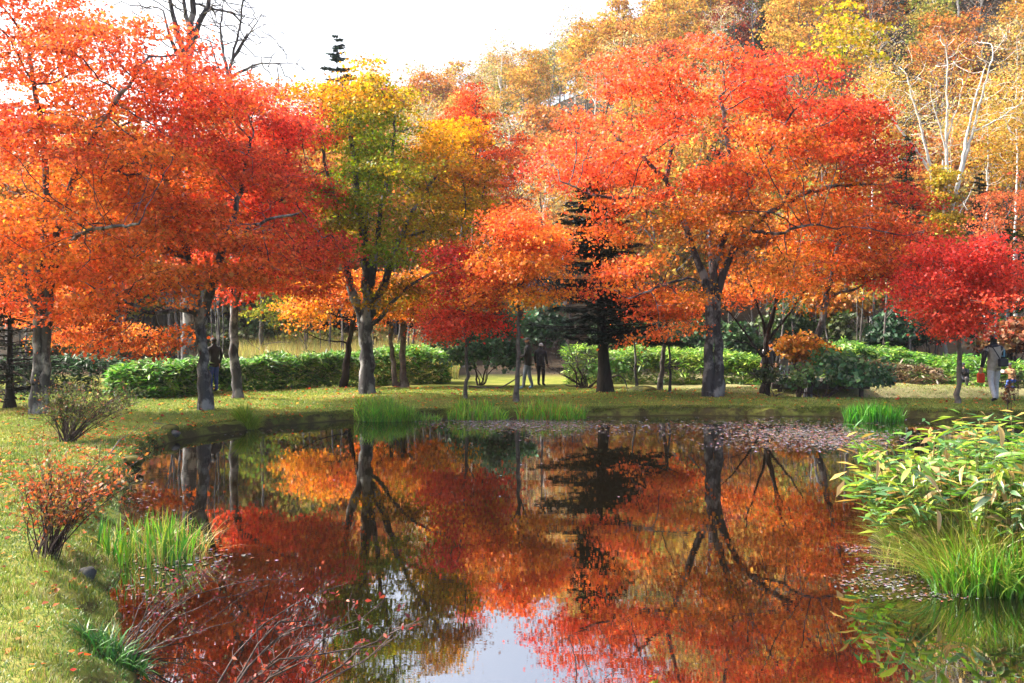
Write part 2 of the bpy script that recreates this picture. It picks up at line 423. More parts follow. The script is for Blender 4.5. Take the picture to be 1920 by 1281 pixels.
# litter soil under the dwarf bamboo, its colour darkened for the shade there
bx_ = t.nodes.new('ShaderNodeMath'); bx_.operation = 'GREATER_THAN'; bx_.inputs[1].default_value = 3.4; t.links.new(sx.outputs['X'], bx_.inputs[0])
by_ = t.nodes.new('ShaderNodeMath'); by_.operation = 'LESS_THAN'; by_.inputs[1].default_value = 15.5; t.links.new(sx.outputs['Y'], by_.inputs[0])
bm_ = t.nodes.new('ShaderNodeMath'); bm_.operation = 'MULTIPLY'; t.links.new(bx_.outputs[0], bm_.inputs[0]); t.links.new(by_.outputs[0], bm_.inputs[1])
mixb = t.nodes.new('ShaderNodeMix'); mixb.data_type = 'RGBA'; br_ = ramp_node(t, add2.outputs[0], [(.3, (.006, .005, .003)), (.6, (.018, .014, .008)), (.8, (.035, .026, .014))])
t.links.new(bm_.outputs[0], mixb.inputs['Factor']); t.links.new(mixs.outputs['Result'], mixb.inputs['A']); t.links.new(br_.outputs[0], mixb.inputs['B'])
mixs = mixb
# forest floor beyond the hedge: brown leaf litter
fl = ramp_node(t, add2.outputs[0], [(0.3, (0.012, 0.012, 0.010)), (0.5, (0.030, 0.025, 0.020)), (0.7, (0.06, 0.042, 0.026))])
fy = t.nodes.new('ShaderNodeMapRange'); fy.inputs['From Min'].default_value = 38.5; fy.inputs['From Max'].default_value = 41.0
t.links.new(sx.outputs['Y'], fy.inputs['Value'])
mixf = t.nodes.new('ShaderNodeMix'); mixf.data_type = 'RGBA'
t.links.new(fy.outputs[0], mixf.inputs['Factor']); t.links.new(mixs.outputs['Result'], mixf.inputs['A']); t.links.new(fl.outputs[0], mixf.inputs['B'])
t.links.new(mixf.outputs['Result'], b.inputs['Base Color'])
bp = t.nodes.new('ShaderNodeBump'); bp.inputs['Strength'].default_value = 0.7; bp.inputs['Distance'].default_value = 0.04
t.links.new(add2.outputs[0], bp.inputs['Height']); t.links.new(bp.outputs[0], b.inputs['Normal'])
t.links.new(b.outputs[0], out.inputs[0]); M_GROUND = m
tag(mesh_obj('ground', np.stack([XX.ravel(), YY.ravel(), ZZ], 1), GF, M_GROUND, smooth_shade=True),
    'mossy lawn and banks around the pond rising into the wooded hill', 'ground', kind='structure')

def water_mat(name, tint, rip=0.0007):
    m, t, out = newmat(name)
    df = t.nodes.new('ShaderNodeBsdfDiffuse'); df.inputs[0].default_value = (*tint, 1)
    gl = t.nodes.new('ShaderNodeBsdfGlossy'); gl.inputs['Roughness'].default_value = 0.0; gl.inputs[0].default_value = (.96, .97, 1, 1)
    fr = t.nodes.new('ShaderNodeFresnel'); fr.inputs['IOR'].default_value = 1.33
    fm = t.nodes.new('ShaderNodeMath'); fm.operation = 'MULTIPLY_ADD'; fm.inputs[1].default_value = 0.67; fm.inputs[2].default_value = 0.31
    t.links.new(fr.outputs[0], fm.inputs[0])
    b = t.nodes.new('ShaderNodeMixShader'); t.links.new(fm.outputs[0], b.inputs[0]); t.links.new(df.outputs[0], b.inputs[1]); t.links.new(gl.outputs[0], b.inputs[2])
    g = t.nodes.new('ShaderNodeNewGeometry')
    a = noise_node(t, 1.1, 3, 0.55, g.outputs['Position'], (0.8, 2.6, 1))
    c = noise_node(t, 6.5, 3, 0.6, g.outputs['Position'], (0.7, 2.2, 1))
    mm = t.nodes.new('ShaderNodeMath'); mm.operation = 'MULTIPLY_ADD'; mm.inputs[1].default_value = 0.22
    t.links.new(c.outputs['Fac'], mm.inputs[0]); t.links.new(a.outputs['Fac'], mm.inputs[2])
    # calm and breezy areas
    d = noise_node(t, 0.22, 2, 0.5, g.outputs['Position'])
    dr = t.nodes.new('ShaderNodeMapRange'); dr.inputs['From Min'].default_value = 0.35; dr.inputs['From Max'].default_value = 0.65
    dr.inputs['To Min'].default_value = 0.35; dr.inputs['To Max'].default_value = 1.0
    t.links.new(d.outputs['Fac'], dr.inputs['Value'])
    bp = t.nodes.new('ShaderNodeBump'); bp.inputs['Distance'].default_value = rip
    t.links.new(dr.outputs[0], bp.inputs['Strength'])
    t.links.new(mm.outputs[0], bp.inputs['Height']); t.links.new(bp.outputs[0], gl.inputs['Normal'])
    t.links.new(b.outputs[0], out.inputs[0]); return m
M_WATER = water_mat('pond_water', (0.004, 0.003, 0.0016))
wx = np.array([(-9.0, 2.5), (16, 2.5), (16, 26.2), (-9.0, 26.2)])
tag(mesh_obj('pond', np.array([(*p, 0.0) for p in wx]), np.array([[0, 1, 2, 3]]), M_WATER),
    'still dark pond mirroring the red maples', 'pond', kind='structure')
an = np.arange(32)*2*math.pi/32
cv = np.array([(CREEK[0]+4.0*math.cos(a), CREEK[1]+1.7*math.sin(a), gz(*CREEK)+0.17) for a in an])
tag(mesh_obj('creek', cv, np.arange(32).reshape(1, 32), M_WATER), 'small creek pool lying beyond the lawn', 'creek', kind='structure')

# ------------------------------------------------------------------ trees
C_OR = lin(240, 130, 52, .86); C_OR2 = lin(244, 158, 58, .86); C_RED = lin(234, 72, 62, .80); C_RED2 = lin(242, 102, 60, .82); C_DRED = lin(190, 40, 46, .8)
C_GOLD = lin(236, 168, 30, .8); C_YEL = lin(232, 190, 60); C_OLIVE = lin(166, 154, 24, .8); C_GREEN = lin(124, 156, 28, .8); C_BRN = lin(190, 110, 34, .75)
C_SAP = lin(255, 112, 56, .95); C_RUST = lin(196, 74, 26); C_LIME = lin(190, 196, 40); C_PINK = lin(240, 70, 70)
def blob_pads(blobs, d, npads, rg, shell=0.55):
    """sample pad centres inside screen-described ellipsoids; returns world centres"""
    vol = np.array([b[2]*b[3]*(b[5] if len(b) > 5 else b[2]) for b in blobs], float)**0.75; vol /= vol.sum()
    out = []
    for k in rg.choice(len(blobs), npads, p=vol):
        b = blobs[k]; dd = b[4] if len(b) > 4 else 0.0
        c = P(b[0], b[1], d+dd); sc = (d+dd)/FPX
        rx, rz = b[2]*sc, b[3]*sc; ry = b[5] if len(b) > 5 else rx
        v = rg.normal(0, 1, 3); v /= np.linalg.norm(v)
        r = rg.random()**(1/3); r = r*(1-shell)+shell*max(r, 0.75)
        out.append(c+v*r*np.array([rx, ry, rz]))
    return np.array(out)

def tree(name, label, base, stems, blobs, cols, cat='tree', npads=90, per_pad=13, pad_r=0.7, pad_h=0.10, leaves=26, size=0.12, spread=(0.19, 0.19, 0.07),
         bark=None, D=0.22, kill=0.34, sig=70, clear=0.3, flare=0.3, seed=1, group=None, leafmat=None, bare=0.0, tip=0.0085, shell=0.35, up=0.6, jitter=0.12, d=None, rmin=0.0, mix=1.0):
    """base: photo pixel of the foot; stems [(pts in px, r0, r1)], blobs (px,py,rx,ry,ddepth,rdepth)"""
    rg = np.random.default_rng(seed)
    b0 = G(*base) if d is None else GD(base[0], d)
    d = b0[1]
    st = []
    for i, s in enumerate(stems):
        pts = [P(q[0], q[1], d+(q[2] if len(q) > 2 else 0)) for q in s[0]]
        if i == 0 or (len(s) > 3 and s[3]):
            x0, y0 = pts[0][0], pts[0][1]
            pts[0] = np.array([x0, y0, gz(x0, y0)-0.08])
        ff = clear if i == 0 else 0.25
        st.append((pts, s[1], s[2], ff))
    npads = int(npads*.80)
    pads = blob_pads(blobs, d, npads, rg, shell)
    cen = pads.mean(0)
    at = []; pc = []
    pxy = np.stack([960+pads[:, 0]/pads[:, 1]*FPX, YH-(pads[:, 2]-CAM_Z)/pads[:, 1]*FPX], 1)
    pcol = pick_cols(pxy, cols, sig, rg)
    k = per_pad
    th = rg.uniform(0, 2*math.pi, (npads, k)); rr = np.sqrt(rg.random((npads, k)))*pad_r*rg.uniform(0.7, 1.3, (npads, 1))
    ox, oy = rr*np.cos(th), rr*np.sin(th)
    outv = pads-np.append(cen[:2], cen[2]-1.5); outv[:, 2] *= 0.3; outv /= np.linalg.norm(outv, axis=1, keepdims=True)+1e-9
    slope = 0.22
    oz = rg.normal(0, pad_h, (npads, k))-slope*(ox*outv[:, :1]+oy*outv[:, 1:2])
    A = (pads[:, None, :]+np.stack([ox, oy, oz], 2)).reshape(-1, 3)
    keep = A[:, 2] > gz(b0[0], b0[1])+0.5
    mx_ = (rg.random((npads*k, 1))**2)*.38*mix; alt = np.array([C_BRN, C_GOLD, C_RUST, C_OR])[rg.integers(0, 4, npads*k)]
    AC = np.repeat(pcol, k, 0); AC = AC if leafmat is not None else AC*(1-mx_)+alt*mx_
    AC = AC*(1+0.10*rg.normal(0, 1, (npads*k, 1)).clip(-2, 2)); AO = np.repeat(outv, k, 0)
    A, AC, AO = A[keep], AC[keep], AO[keep]
    X, par, rad, n0 = skeleton(st, A, D, kill, seed=seed, tip=tip, jitter=jitter)
    root = empty(name, b0, label, cat, group)
    V = [0, []]; F = []
    skel_mesh(X, par, rad, V, F, rmin=rmin, flare=flare, base_z=b0[2], seed=seed)
    tubes_obj('trunk', V, F, bark or M_BARK, root, origin=b0)
    if leaves and bare < 1:
        kp = rg.random(len(A)) >= bare
        v, f, c = cluster_leaves(A[kp], AC[kp], int(leaves*1.08), size*0.71, spread, rg, AO[kp], up=up)
        mesh_obj('crown', v, f, leafmat or M_LEAF, root, col=c, origin=b0)
    return root

tree('maple_tree', 'large orange maple with two pale grey stems standing beside the dark spruce', (68, 776),
  [([(68,778),(70,700),(76,600),(80,480),(88,380),(80,250),(60,140)], .15, .05), ([(84,776),(86,640),(98,500),(110,410),(150,300),(210,200,-1),(260,130,-1)], .12, .04, True),
   ([(72,590),(48,520),(25,480),(-30,420,-1)], .08, .03), ([(98,505),(130,450),(170,430,-1.5),(260,420,-2.5)], .07, .03), ([(100,420),(160,360,1),(250,330,2)], .06, .025)],
  [(60,330,190,130,0,3.2),(70,20,170,50,0,2.4),(30,120,180,110,0,3),(190,130,150,90,-.5,2.8),(280,110,90,70,0,2.2),(200,300,150,110,-1.2,2.4),(-60,460,150,90,-1,2.4),(110,450,130,60,-1.2,2),(20,560,110,50,.8,1.6),(330,180,70,70,.3,1.8)],
  [(0,60,C_RED2),(120,40,C_RED2),(60,150,C_OR),(260,90,C_RED2),(200,170,C_OR),(330,160,C_RED),(100,280,C_OR),(20,230,C_RED),(60,270,C_PINK*.9),(200,320,C_OR2),(0,380,C_OR2),(100,430,C_OR),(60,540,C_OR),(0,600,C_RED2)],
  npads=195, leaves=26, size=0.115, seed=11)
tree('maple_tree', 'orange maple with forked grey trunk close to the grassy pond edge', (383, 768),
  [([(386,770),(382,700),(378,620),(368,570),(352,480),(320,380),(300,290)], .17, .05), ([(378,600),(395,540),(420,460),(450,360),(470,260)], .13, .04),
   ([(372,585),(330,578),(280,590,-1),(230,560,-2)], .07, .03), ([(355,490),(280,450,-1),(210,420,-2)], .06, .03), ([(420,460),(480,420,-1),(560,400,-1.5)], .06, .025),([(300,300),(260,330,-1.5),(200,320,-2)], .04, .02)],
  [(330,330,130,110,0,3),(220,430,130,80,-1.2,2.4),(250,560,130,60,-1,2),(240,630,90,34,-.8,1.3),(330,480,120,80,-1.5,2),(430,330,110,120,0,2.6),(480,480,90,60,-.6,2),(400,220,90,80,.3,2.2),(170,540,80,70,-.6,1.8),(310,650,50,25,-.4,.8),(180,650,50,34,-.4,1)],
  [(330,250,C_OR),(400,180,C_RED2),(480,240,C_RED),(240,400,C_OR2),(330,420,C_OR),(220,520,C_OR),(300,560,C_OR2),(200,640,C_RED2),(260,640,C_OR),(320,640,C_RUST),(450,330,C_RED2),(480,470,C_RED2),(420,420,C_OR),(150,560,C_OR)],
  npads=165, leaves=27, size=0.115, seed=12)
tree('maple_tree', 'bright red maple with dark upright trunk in front of the bamboo grass', (444, 746),
  [([(446,747),(440,690),(436,620),(440,560),(470,470),(510,380),(540,280)], .14, .045), ([(440,565),(410,500),(400,430),(420,330)], .08, .03), ([(455,520),(500,500,-.5),(570,470,-1),(620,440,-1)], .06, .025), ([(510,385),(570,350),(610,320)], .05, .02)],
  [(500,280,90,100,0,2.6),(560,380,90,80,-.4,2.4),(590,480,70,60,-.6,2),(450,420,90,100,0,2.4),(540,520,80,40,-.3,1.8),(450,180,60,60,0,1.8),(470,545,45,28,-.3,1),(540,240,50,50,0,1.5)],
  [(500,200,C_RED),(560,280,C_RED),(460,260,C_RED2),(600,400,C_RED),(560,460,C_RED),(480,440,C_RED2),(520,540,C_RED),(620,500,C_OR),(450,360,C_RED2),(430,170,C_RED2)],
  npads=125, leaves=27, size=0.115, seed=13)
tree('maple_tree', 'slender orange maple leaning over the end of the bamboo grass hedge', (206, 712),
  [([(206,716),(196,690),(180,640),(160,590),(140,540)], .12, .05)], [(170,620,70,50,.3,1.6),(110,590,80,60,.6,2),(230,640,60,34,0,1.2)],
  [(170,600,C_OR),(110,580,C_OR),(190,650,C_RED2),(240,640,C_OR2)], npads=42, leaves=24, size=.11, bark=M_BARK_DK, seed=14)
tree('maple_tree', 'green and gold maple with several grey stems fanning from a lichen-covered trunk', (692, 738),
  [([(690,740),(688,690),(684,630),(690,560),(684,470),(670,380),(662,290),(650,210)], .23, .045), ([(686,620),(664,560),(650,510),(645,440),(620,350),(600,260)], .14, .035, ),
   ([(694,600),(722,530),(745,450),(790,370),(830,310)], .12, .03), ([(690,560),(706,480),(712,400),(735,300),(740,220)], .10, .03), ([(700,610),(740,560,-.6),(790,520,-.8),(850,500,-1)], .07, .025), ([(745,450),(800,430,-.5),(870,410,-.6)], .05, .02), ([(684,470),(690,350,.8),(700,240,1)], .07, .025)],
  [(660,220,110,80,0,2.6),(740,250,120,80,0,2.6),(640,330,80,90,0,2.4),(760,340,110,80,-.3,2.6),(825,340,66,70,0,2),(850,430,60,60,-.3,1.8),(760,440,100,60,-.8,2),(700,170,80,45,.3,2),(620,410,50,60,-.3,1.6),(600,190,60,45,0,1.6),(800,520,60,50,-.2,1.5),(740,560,40,26,-.5,.9)],
  [(600,160,C_BRN),(660,150,C_GOLD),(730,160,C_GOLD),(590,220,C_GOLD),(700,200,C_GREEN),(660,270,C_GREEN),(760,230,C_GREEN),(720,310,C_GREEN),(640,360,C_GREEN),(830,250,C_GOLD),(800,330,C_OLIVE),(870,330,C_BRN),(860,420,C_OLIVE),(900,400,C_BRN),(760,420,C_OLIVE),(720,400,C_GREEN),(720,480,C_GREEN),(800,520,C_BRN),(620,430,C_OLIVE)],
  npads=165, leaves=24, size=.112, seed=15, sig=38, mix=.12)
tree('maple_tree', 'thin dark leaning maple with yellow lower leaves behind the green and gold maple', (646, 727),
  [([(643,730),(650,680),(660,610),(672,560),(700,500)], .12, .05), ([(655,640),(610,640,-.5),(560,620,-.8)], .03, .012), ([(662,600),(620,590),(570,570)], .03, .012)],
  [(580,580,55,28,0,1.2),(570,610,50,20,0,1),(630,560,50,40,.4,1.4),(700,560,60,60,.8,1.6),(600,540,40,30,.3,1)],
  [(560,600,C_GOLD),(600,570,C_OR2),(640,550,C_RED2),(700,560,C_RUST),(620,620,C_GOLD)], npads=46, leaves=20, size=.12, bark=M_BARK_DK, seed=16)
tree('maple_tree', 'twin-trunked brown maple with golden orange leaves between the hedge and the forked grey maple', (752, 726),
  [([(758,728),(756,680),(754,600),(760,540),(780,470)], .13, .05), ([(740,727),(738,680),(731,640),(734,590),(745,540),(740,480)], .09, .04, True), ([(757,610),(800,570),(860,560)], .04, .02)],
  [(780,540,60,50,0,1.6),(820,590,50,30,0,1.2),(740,570,40,30,0,1),(830,500,60,50,.6,1.6)],
  [(760,520,C_RUST),(800,540,C_OR2),(830,590,C_OLIVE),(740,570,C_GOLD),(840,500,C_BRN)], npads=52, leaves=22, size=.12, bark=M_BARK_PALE, seed=17)
tree('young_maple', 'small crimson maple with a slim pale trunk next to the orange sapling', (873, 747),
  [([(873,748),(875,700),(874,650),(870,600),(868,540),(862,470)], .055, .02), ([(874,650),(890,620),(905,600)], .02, .01)],
  [(860,500,50,45,0,1.4),(880,560,60,34,0,1.4),(850,600,50,30,-.2,1.1),(830,620,30,22,-.3,.7),(910,600,45,24,.2,1.1),(900,520,50,40,.3,1.3),(850,645,22,14,-.2,.4)],
  [(860,500,C_RED*1.15),(880,580,C_RED*1.15),(840,620,C_RED2*1.1),(920,600,C_RED*1.1),(890,500,C_RED)], npads=62, leaves=24, size=.10, bark=M_BARK_PALE, seed=18, mix=.25, pad_r=.5, per_pad=10, D=.16, kill=.25, flare=.2, sig=40)
tree('young_maple', 'bright orange maple sapling with a single slim pale trunk at the water edge', (968, 753),
  [([(968,754),(970,700),(972,640),(975,560),(974,500),(976,430)], .075, .02), ([(974,600),(990,560),(1020,510),(1050,470)], .03, .012), ([(974,580),(945,530),(910,500)], .03, .012), ([(976,540),(1000,500),(1010,440)], .025, .012)],
  [(970,430,60,36,0,1.6),(930,470,50,32,0,1.4),(1015,450,50,32,0,1.4),(960,500,60,32,-.3,1.4),(1025,500,38,28,0,1.2),(905,520,40,24,0,1.1),(1010,550,46,26,-.2,1.2),(910,560,36,20,-.2,1),(960,400,34,16,0,1)],
  [(960,420,C_SAP),(1020,440,C_SAP),(930,470,C_SAP),(1000,480,C_OR2*1.15),(960,510,C_OR2*1.15),(1040,510,C_OR2*1.1),(1020,550,C_GOLD*1.1),(920,550,C_OR2),(900,510,C_OR)], npads=88, leaves=22, size=.105, bark=M_BARK_PALE, seed=19, mix=.4, pad_r=.5, per_pad=11, D=.17, kill=.26, flare=.25, sig=40)
tree('maple_tree', 'broad spreading maple, red outside and olive gold inside, on a thick fused trunk', (1337, 744),
  [([(1330,746),(1329,690),(1330,620),(1332,560),(1338,510),(1350,470),(1372,400),(1370,300),(1350,180)], .17, .05), ([(1346,745),(1347,680),(1345,600),(1346,540),(1365,490),(1400,430),(1470,380),(1540,352),(1620,345)], .165, .04, True),
   ([(1334,560),(1305,480),(1275,400),(1250,335),(1200,290),(1150,250)], .13, .035), ([(1250,340),(1265,260),(1290,170)], .07, .025), ([(1262,360),(1200,375,-1),(1120,370,-2),(1050,340,-2.3)], .07, .02), ([(1400,430),(1450,440,-1.4),(1520,420,-2.4),(1570,430,-2.6)], .07, .02),
   ([(1372,400),(1430,310),(1480,220)], .07, .025), ([(1330,540),(1290,520,-1),(1230,540,-2),(1180,560,-2.4)], .05, .02), ([(1470,380),(1520,290,1),(1570,240,1.4)], .05, .02), ([(1335,520),(1330,420,2),(1300,330,3)], .08, .03)],
  [(1200,180,100,70,0,2.6),(1330,150,130,70,0,3),(1450,170,100,70,0,2.8),(1540,230,80,70,0,2.4),(1120,290,100,70,-.5,2.6),(1070,310,70,60,-.5,2),(1260,290,120,80,-.8,3),(1400,290,130,80,-.8,3),(1530,340,110,80,-.5,2.8),(1620,335,68,80,0,2.2),(1660,410,60,50,0,2),(1190,410,80,50,-1,2.2),(1300,420,110,56,-1.0,2.2),(1450,415,100,54,-1.0,2.2),(1570,440,90,50,-1,2.2),(1210,500,62,46,-1.4,1.6),(1130,556,42,22,-1.8,.9),(1230,560,70,40,-1.5,1.6),(1260,620,60,24,-1,1.2),(1210,600,50,22,-1.2,1),(1420,500,80,40,-1,1.8),(1160,130,50,40,0,1.5),(1605,250,46,54,0,1.6)],
  [(1160,110,C_RED2),(1200,170,C_RED2),(1330,110,C_RED2),(1330,180,C_RED2),(1440,130,C_RED),(1540,200,C_RED),(1120,280,C_RED2),(1060,300,C_RED),(1230,280,C_RED2),(1260,330,C_RED2),(1380,250,C_RED2),(1450,230,C_RED2),(1500,300,C_OR),(1420,340,C_OR),(1300,390,C_BRN),(1400,420,C_BRN),(1480,400,C_OR),(1530,360,C_OLIVE*1.2),(1640,270,C_DRED*1.2),(1670,350,C_DRED*1.3),(1680,400,C_RED*.8),(1600,420,C_OR),(1600,330,C_RUST),(1560,260,C_RED2),(1150,400,C_OR),(1090,350,C_RED2),(1200,460,C_OR2),(1260,500,C_GOLD),(1170,530,C_RED2),(1110,560,C_RED2),(1230,580,C_OR),(1260,620,C_OR),(1440,490,C_OR2),(1330,470,C_OLIVE*1.2),(1560,470,C_OR)],
  npads=275, leaves=23, size=.115, seed=20, sig=48)
tree('small_tree', 'dark many-stemmed tree almost bare above a low evergreen bush', (1434, 738),
  [([(1434,740),(1434,700),(1436,660),(1440,620),(1455,560),(1470,480)], .13, .03), ([(1436,680),(1410,640),(1380,600),(1350,570)], .05, .015), ([(1438,640),(1425,580),(1405,530),(1395,470)], .05, .015), ([(1440,640),(1470,600),(1500,560),(1520,520)], .05, .015), ([(1450,570),(1490,500),(1500,440)], .04, .012), ([(1436,670),(1400,640,-.8),(1360,640,-1.2)], .03, .012)],
  [(1430,500,90,70,0,2),(1380,560,50,50,0,1.4),(1500,520,50,60,0,1.6),(1450,430,70,40,0,1.6)],
  [(1400,490,C_OR),(1460,440,C_YEL),(1500,500,C_RED2),(1380,550,C_OR),(1480,560,C_GOLD)], npads=60, leaves=14, size=.12, bark=M_BARK_DK, bare=.45, seed=21)
tree('maple_tree', 'leaning grey-trunked maple with dark red and amber crown beside the evergreen bush', (1517, 742),
  [([(1514,744),(1524,680),(1540,600),(1556,530),(1572,460),(1590,400)], .13, .05), ([(1550,560),(1600,540),(1650,520)], .05, .02), ([(1572,460),(1620,430),(1660,400)], .05, .02)],
  [(1600,470,80,50,0,2),(1640,520,50,34,0,1.4),(1560,500,50,50,.6,1.6),(1660,440,50,50,0,1.6),(1530,430,50,40,.5,1.5)],
  [(1600,480,C_RUST),(1640,520,C_DRED*1.3),(1560,500,C_OR2),(1660,440,C_RED),(1530,430,C_OR)], npads=64, leaves=22, size=.12, seed=22)
tree('young_maple', 'vivid scarlet maple sapling with a thin bare trunk beside the walking person', (1796, 756),
  [([(1795,757),(1799,700),(1800,650),(1798,610),(1800,550),(1806,480)], .075, .025), ([(1800,625),(1830,618),(1850,605)], .02, .01), ([(1799,600),(1770,560),(1740,520)], .03, .01), ([(1800,590),(1840,540),(1870,500)], .03, .01)],
  [(1800,480,70,36,0,1.5),(1750,520,56,34,0,1.4),(1850,510,60,40,0,1.5),(1790,560,70,36,-.3,1.5),(1848,548,44,28,0,1.2),(1808,598,42,20,0,1.0),(1740,480,30,20,0,.8),(1780,610,36,20,-.2,.8),(1820,455,40,20,0,1),(1730,580,30,16,0,.7),(1880,520,24,32,0,.8)],
  [(1800,470,C_RED*1.22),(1750,520,C_RED*1.22),(1850,510,C_RED*1.22),(1790,570,C_RED2*1.1),(1850,600,C_RED2),(1820,540,C_RED*1.15)], npads=104, leaves=24, size=.105, bark=M_BARK_PALE, seed=23, mix=.25, pad_r=.5, per_pad=11, D=.17, kill=.26, flare=.2)
for i, (px, by, pts, r, lab) in enumerate([
    (1192, 728, [(1193,730),(1192,690),(1190,650),(1186,600)], .05, 'thin straight grey sapling trunk nearest the buttressed dark spruce'),
    (1238, 732, [(1237,734),(1242,690),(1248,640),(1252,590)], .09, 'pale leaning trunk of a young maple between two thin saplings'),
    (1256, 736, [(1255,738),(1256,690),(1254,640),(1250,590)], .045, 'thin dark sapling trunk right behind the thick fused trunk')]):
    tree('young_maple', lab, (px, by), [(pts, r, r*.5)], [(px, 575, 45, 24, 0, 1.0)], [(px, 575, C_OR), (px+20, 590, C_RED2)], npads=18, leaves=20, size=.11,
         bark=M_BARK_PALE if i == 1 else M_BARK, seed=30+i, flare=.25, pad_r=.5)
# ------------------------------------------------------------------ generic trees for the hill
def proto_tree(name, h, cr, crown_lo, cols, npads, leaves, size, bark, seed, label, group, sticks=0, spread=(.28, .28, .14), r0=0.13, bare=0.0, up=.6, fork=2, slim=1.0, D=.5):
    rg = np.random.default_rng(seed)
    stems = []
    lean = rg.normal(0, .05, 2)*h
    top = np.array([lean[0], lean[1], h*0.86])
    base = np.array([0, 0, -.4])
    mid = top*0.45+rg.normal(0, .12, 3)*np.array([1, 1, 0])
    stems.append(([base, mid, top], r0, r0*.25, crown_lo*.8))
    for k in range(fork):
        z = h*rg.uniform(crown_lo*.7, .6); a = rg.uniform(0, 6.28); p0 = np.array([lean[0]*z/h, lean[1]*z/h, z])
        l = cr*rg.uniform(.6, .95)
        stems.append(([p0, p0+np.array([math.cos(a)*l*.5, math.sin(a)*l*.5, l*.5]), p0+np.array([math.cos(a)*l, math.sin(a)*l, l*1.1])], r0*.5, r0*.18, .3))
    zz = h*(crown_lo+(1-crown_lo)*rg.random(npads)**.85)
    f = (zz/h-crown_lo)/(1-crown_lo)
    prof = np.sqrt(np.clip(1-((f-.42)/.62)**2, .04, 1))*slim
    lob = 1+.28*np.sin(rg.uniform(0, 6.28)+zz*1.3)
    a = rg.uniform(0, 6.28, npads); r = cr*prof*lob*np.sqrt(rg.uniform(.12, 1, npads))
    pads = np.stack([r*np.cos(a)+lean[0]*zz/h, r*np.sin(a)+lean[1]*zz/h, zz], 1)
    k = 6
    A = (pads[:, None]+rg.normal(0, 1, (npads, k, 3))*np.array([.55, .55, .22])).reshape(-1, 3)
    pc = np.array(cols)[rg.integers(0, len(cols), npads)]; AC = np.repeat(pc, k, 0)
    X, par, rad, n0 = skeleton(stems, A, D, D*1.2, seed=seed, tip=.012, jitter=.16)
    root = empty(name, (0, 0, 0), label, 'tree', group)
    V = [0, []]; F = []; skel_mesh(X, par, rad, V, F, seed=seed)
    tubes_obj('trunk', V, F, bark, root)
    if leaves:
        kp = rg.random(len(A)) >= bare
        v, ff, c = cluster_leaves(A[kp], AC[kp], leaves, size, spread, rg, up=up)
        mesh_obj('crown', v, ff, M_FAR, root, col=c)
    return root
def conifer(name, label, loc, h, rad, lo, col, seed, group=None, whorl=5, gap=.32, droop=.25, dens=1.0, trunk_r=.14, nl=.20, bark=None, lean=(0, 0), cat='tree', pw=.8):
    rg = np.random.default_rng(seed)
    root = empty(name, loc, label, cat, group)
    V = [0, []]; F = []
    zs = np.linspace(-.3, h, 14)
    tr = np.stack([lean[0]*zs/h, lean[1]*zs/h, zs], 1); tube(tr, trunk_r*(1-zs.clip(0)/h*.93)*(1+.7*np.exp(-zs.clip(0)/.3)), 10, V, F)
    C, N, T, L = [], [], [], []
    z = lo
    while z < h*.985:
        f = (z-lo)/(h-lo)
        for k in range(whorl):
            a = rg.uniform(0, 6.28); l = rad*((1-f)**pw+.05)*rg.uniform(.6, 1.12)
            dirv = np.array([math.cos(a), math.sin(a), 0]); s = np.linspace(0, 1, 6)
            dr = droop*rg.uniform(.5, 1.4)
            zz = z+rg.normal(0, .08)+l*(.18*s-dr*2*s*s*.5+.10*s**4) 
            path = np.stack([lean[0]*z/h+dirv[0]*l*s, lean[1]*z/h+dirv[1]*l*s, zz], 1)
            tube(path, np.linspace(.022, .005, 6)*max(.5, l/1.5), 4, V, F)
            n = int(max(8, 70*l*dens))
            t_ = rg.uniform(.08, 1.0, n); side = rg.choice([-1, 1], n)*rg.random(n)
            lat = np.array([-dirv[1], dirv[0], 0]); wid = .42*l*(1-t_*.75)*(.5+.5*t_/.3).clip(0, 1)
            p = np.stack([np.interp(t_, s, path[:, i]) for i in range(3)], 1)+lat[None]*(side*wid)[:, None]
            p[:, 2] -= np.abs(side)*wid*.25+rg.random(n)*.05
            C.append(p); N.append(rg.normal(0, .28, (n, 3))+[0, 0, 1]); T.append(dirv[None]+lat[None]*(np.sign(side)*.9)[:, None]+rg.normal(0, .2, (n, 3))+[0, 0, -.2]); L.append(rg.uniform(.6, 1.3, n)*nl)
        z += gap*rg.uniform(.75, 1.25)*(1-.35*f)
    tubes_obj('trunk', V, F, bark or M_BARK_DK, root)
    C = np.concatenate(C); N = np.concatenate(N); T = np.concatenate(T); L = np.concatenate(L)
    v, f = leaf_quads(C, N, T, L, L*.34, .04)
    mesh_obj('crown', v, f, M_NEEDLE, root, col=jit(np.repeat(np.array([col]), len(C), 0), rg, .3, .1))
    return root

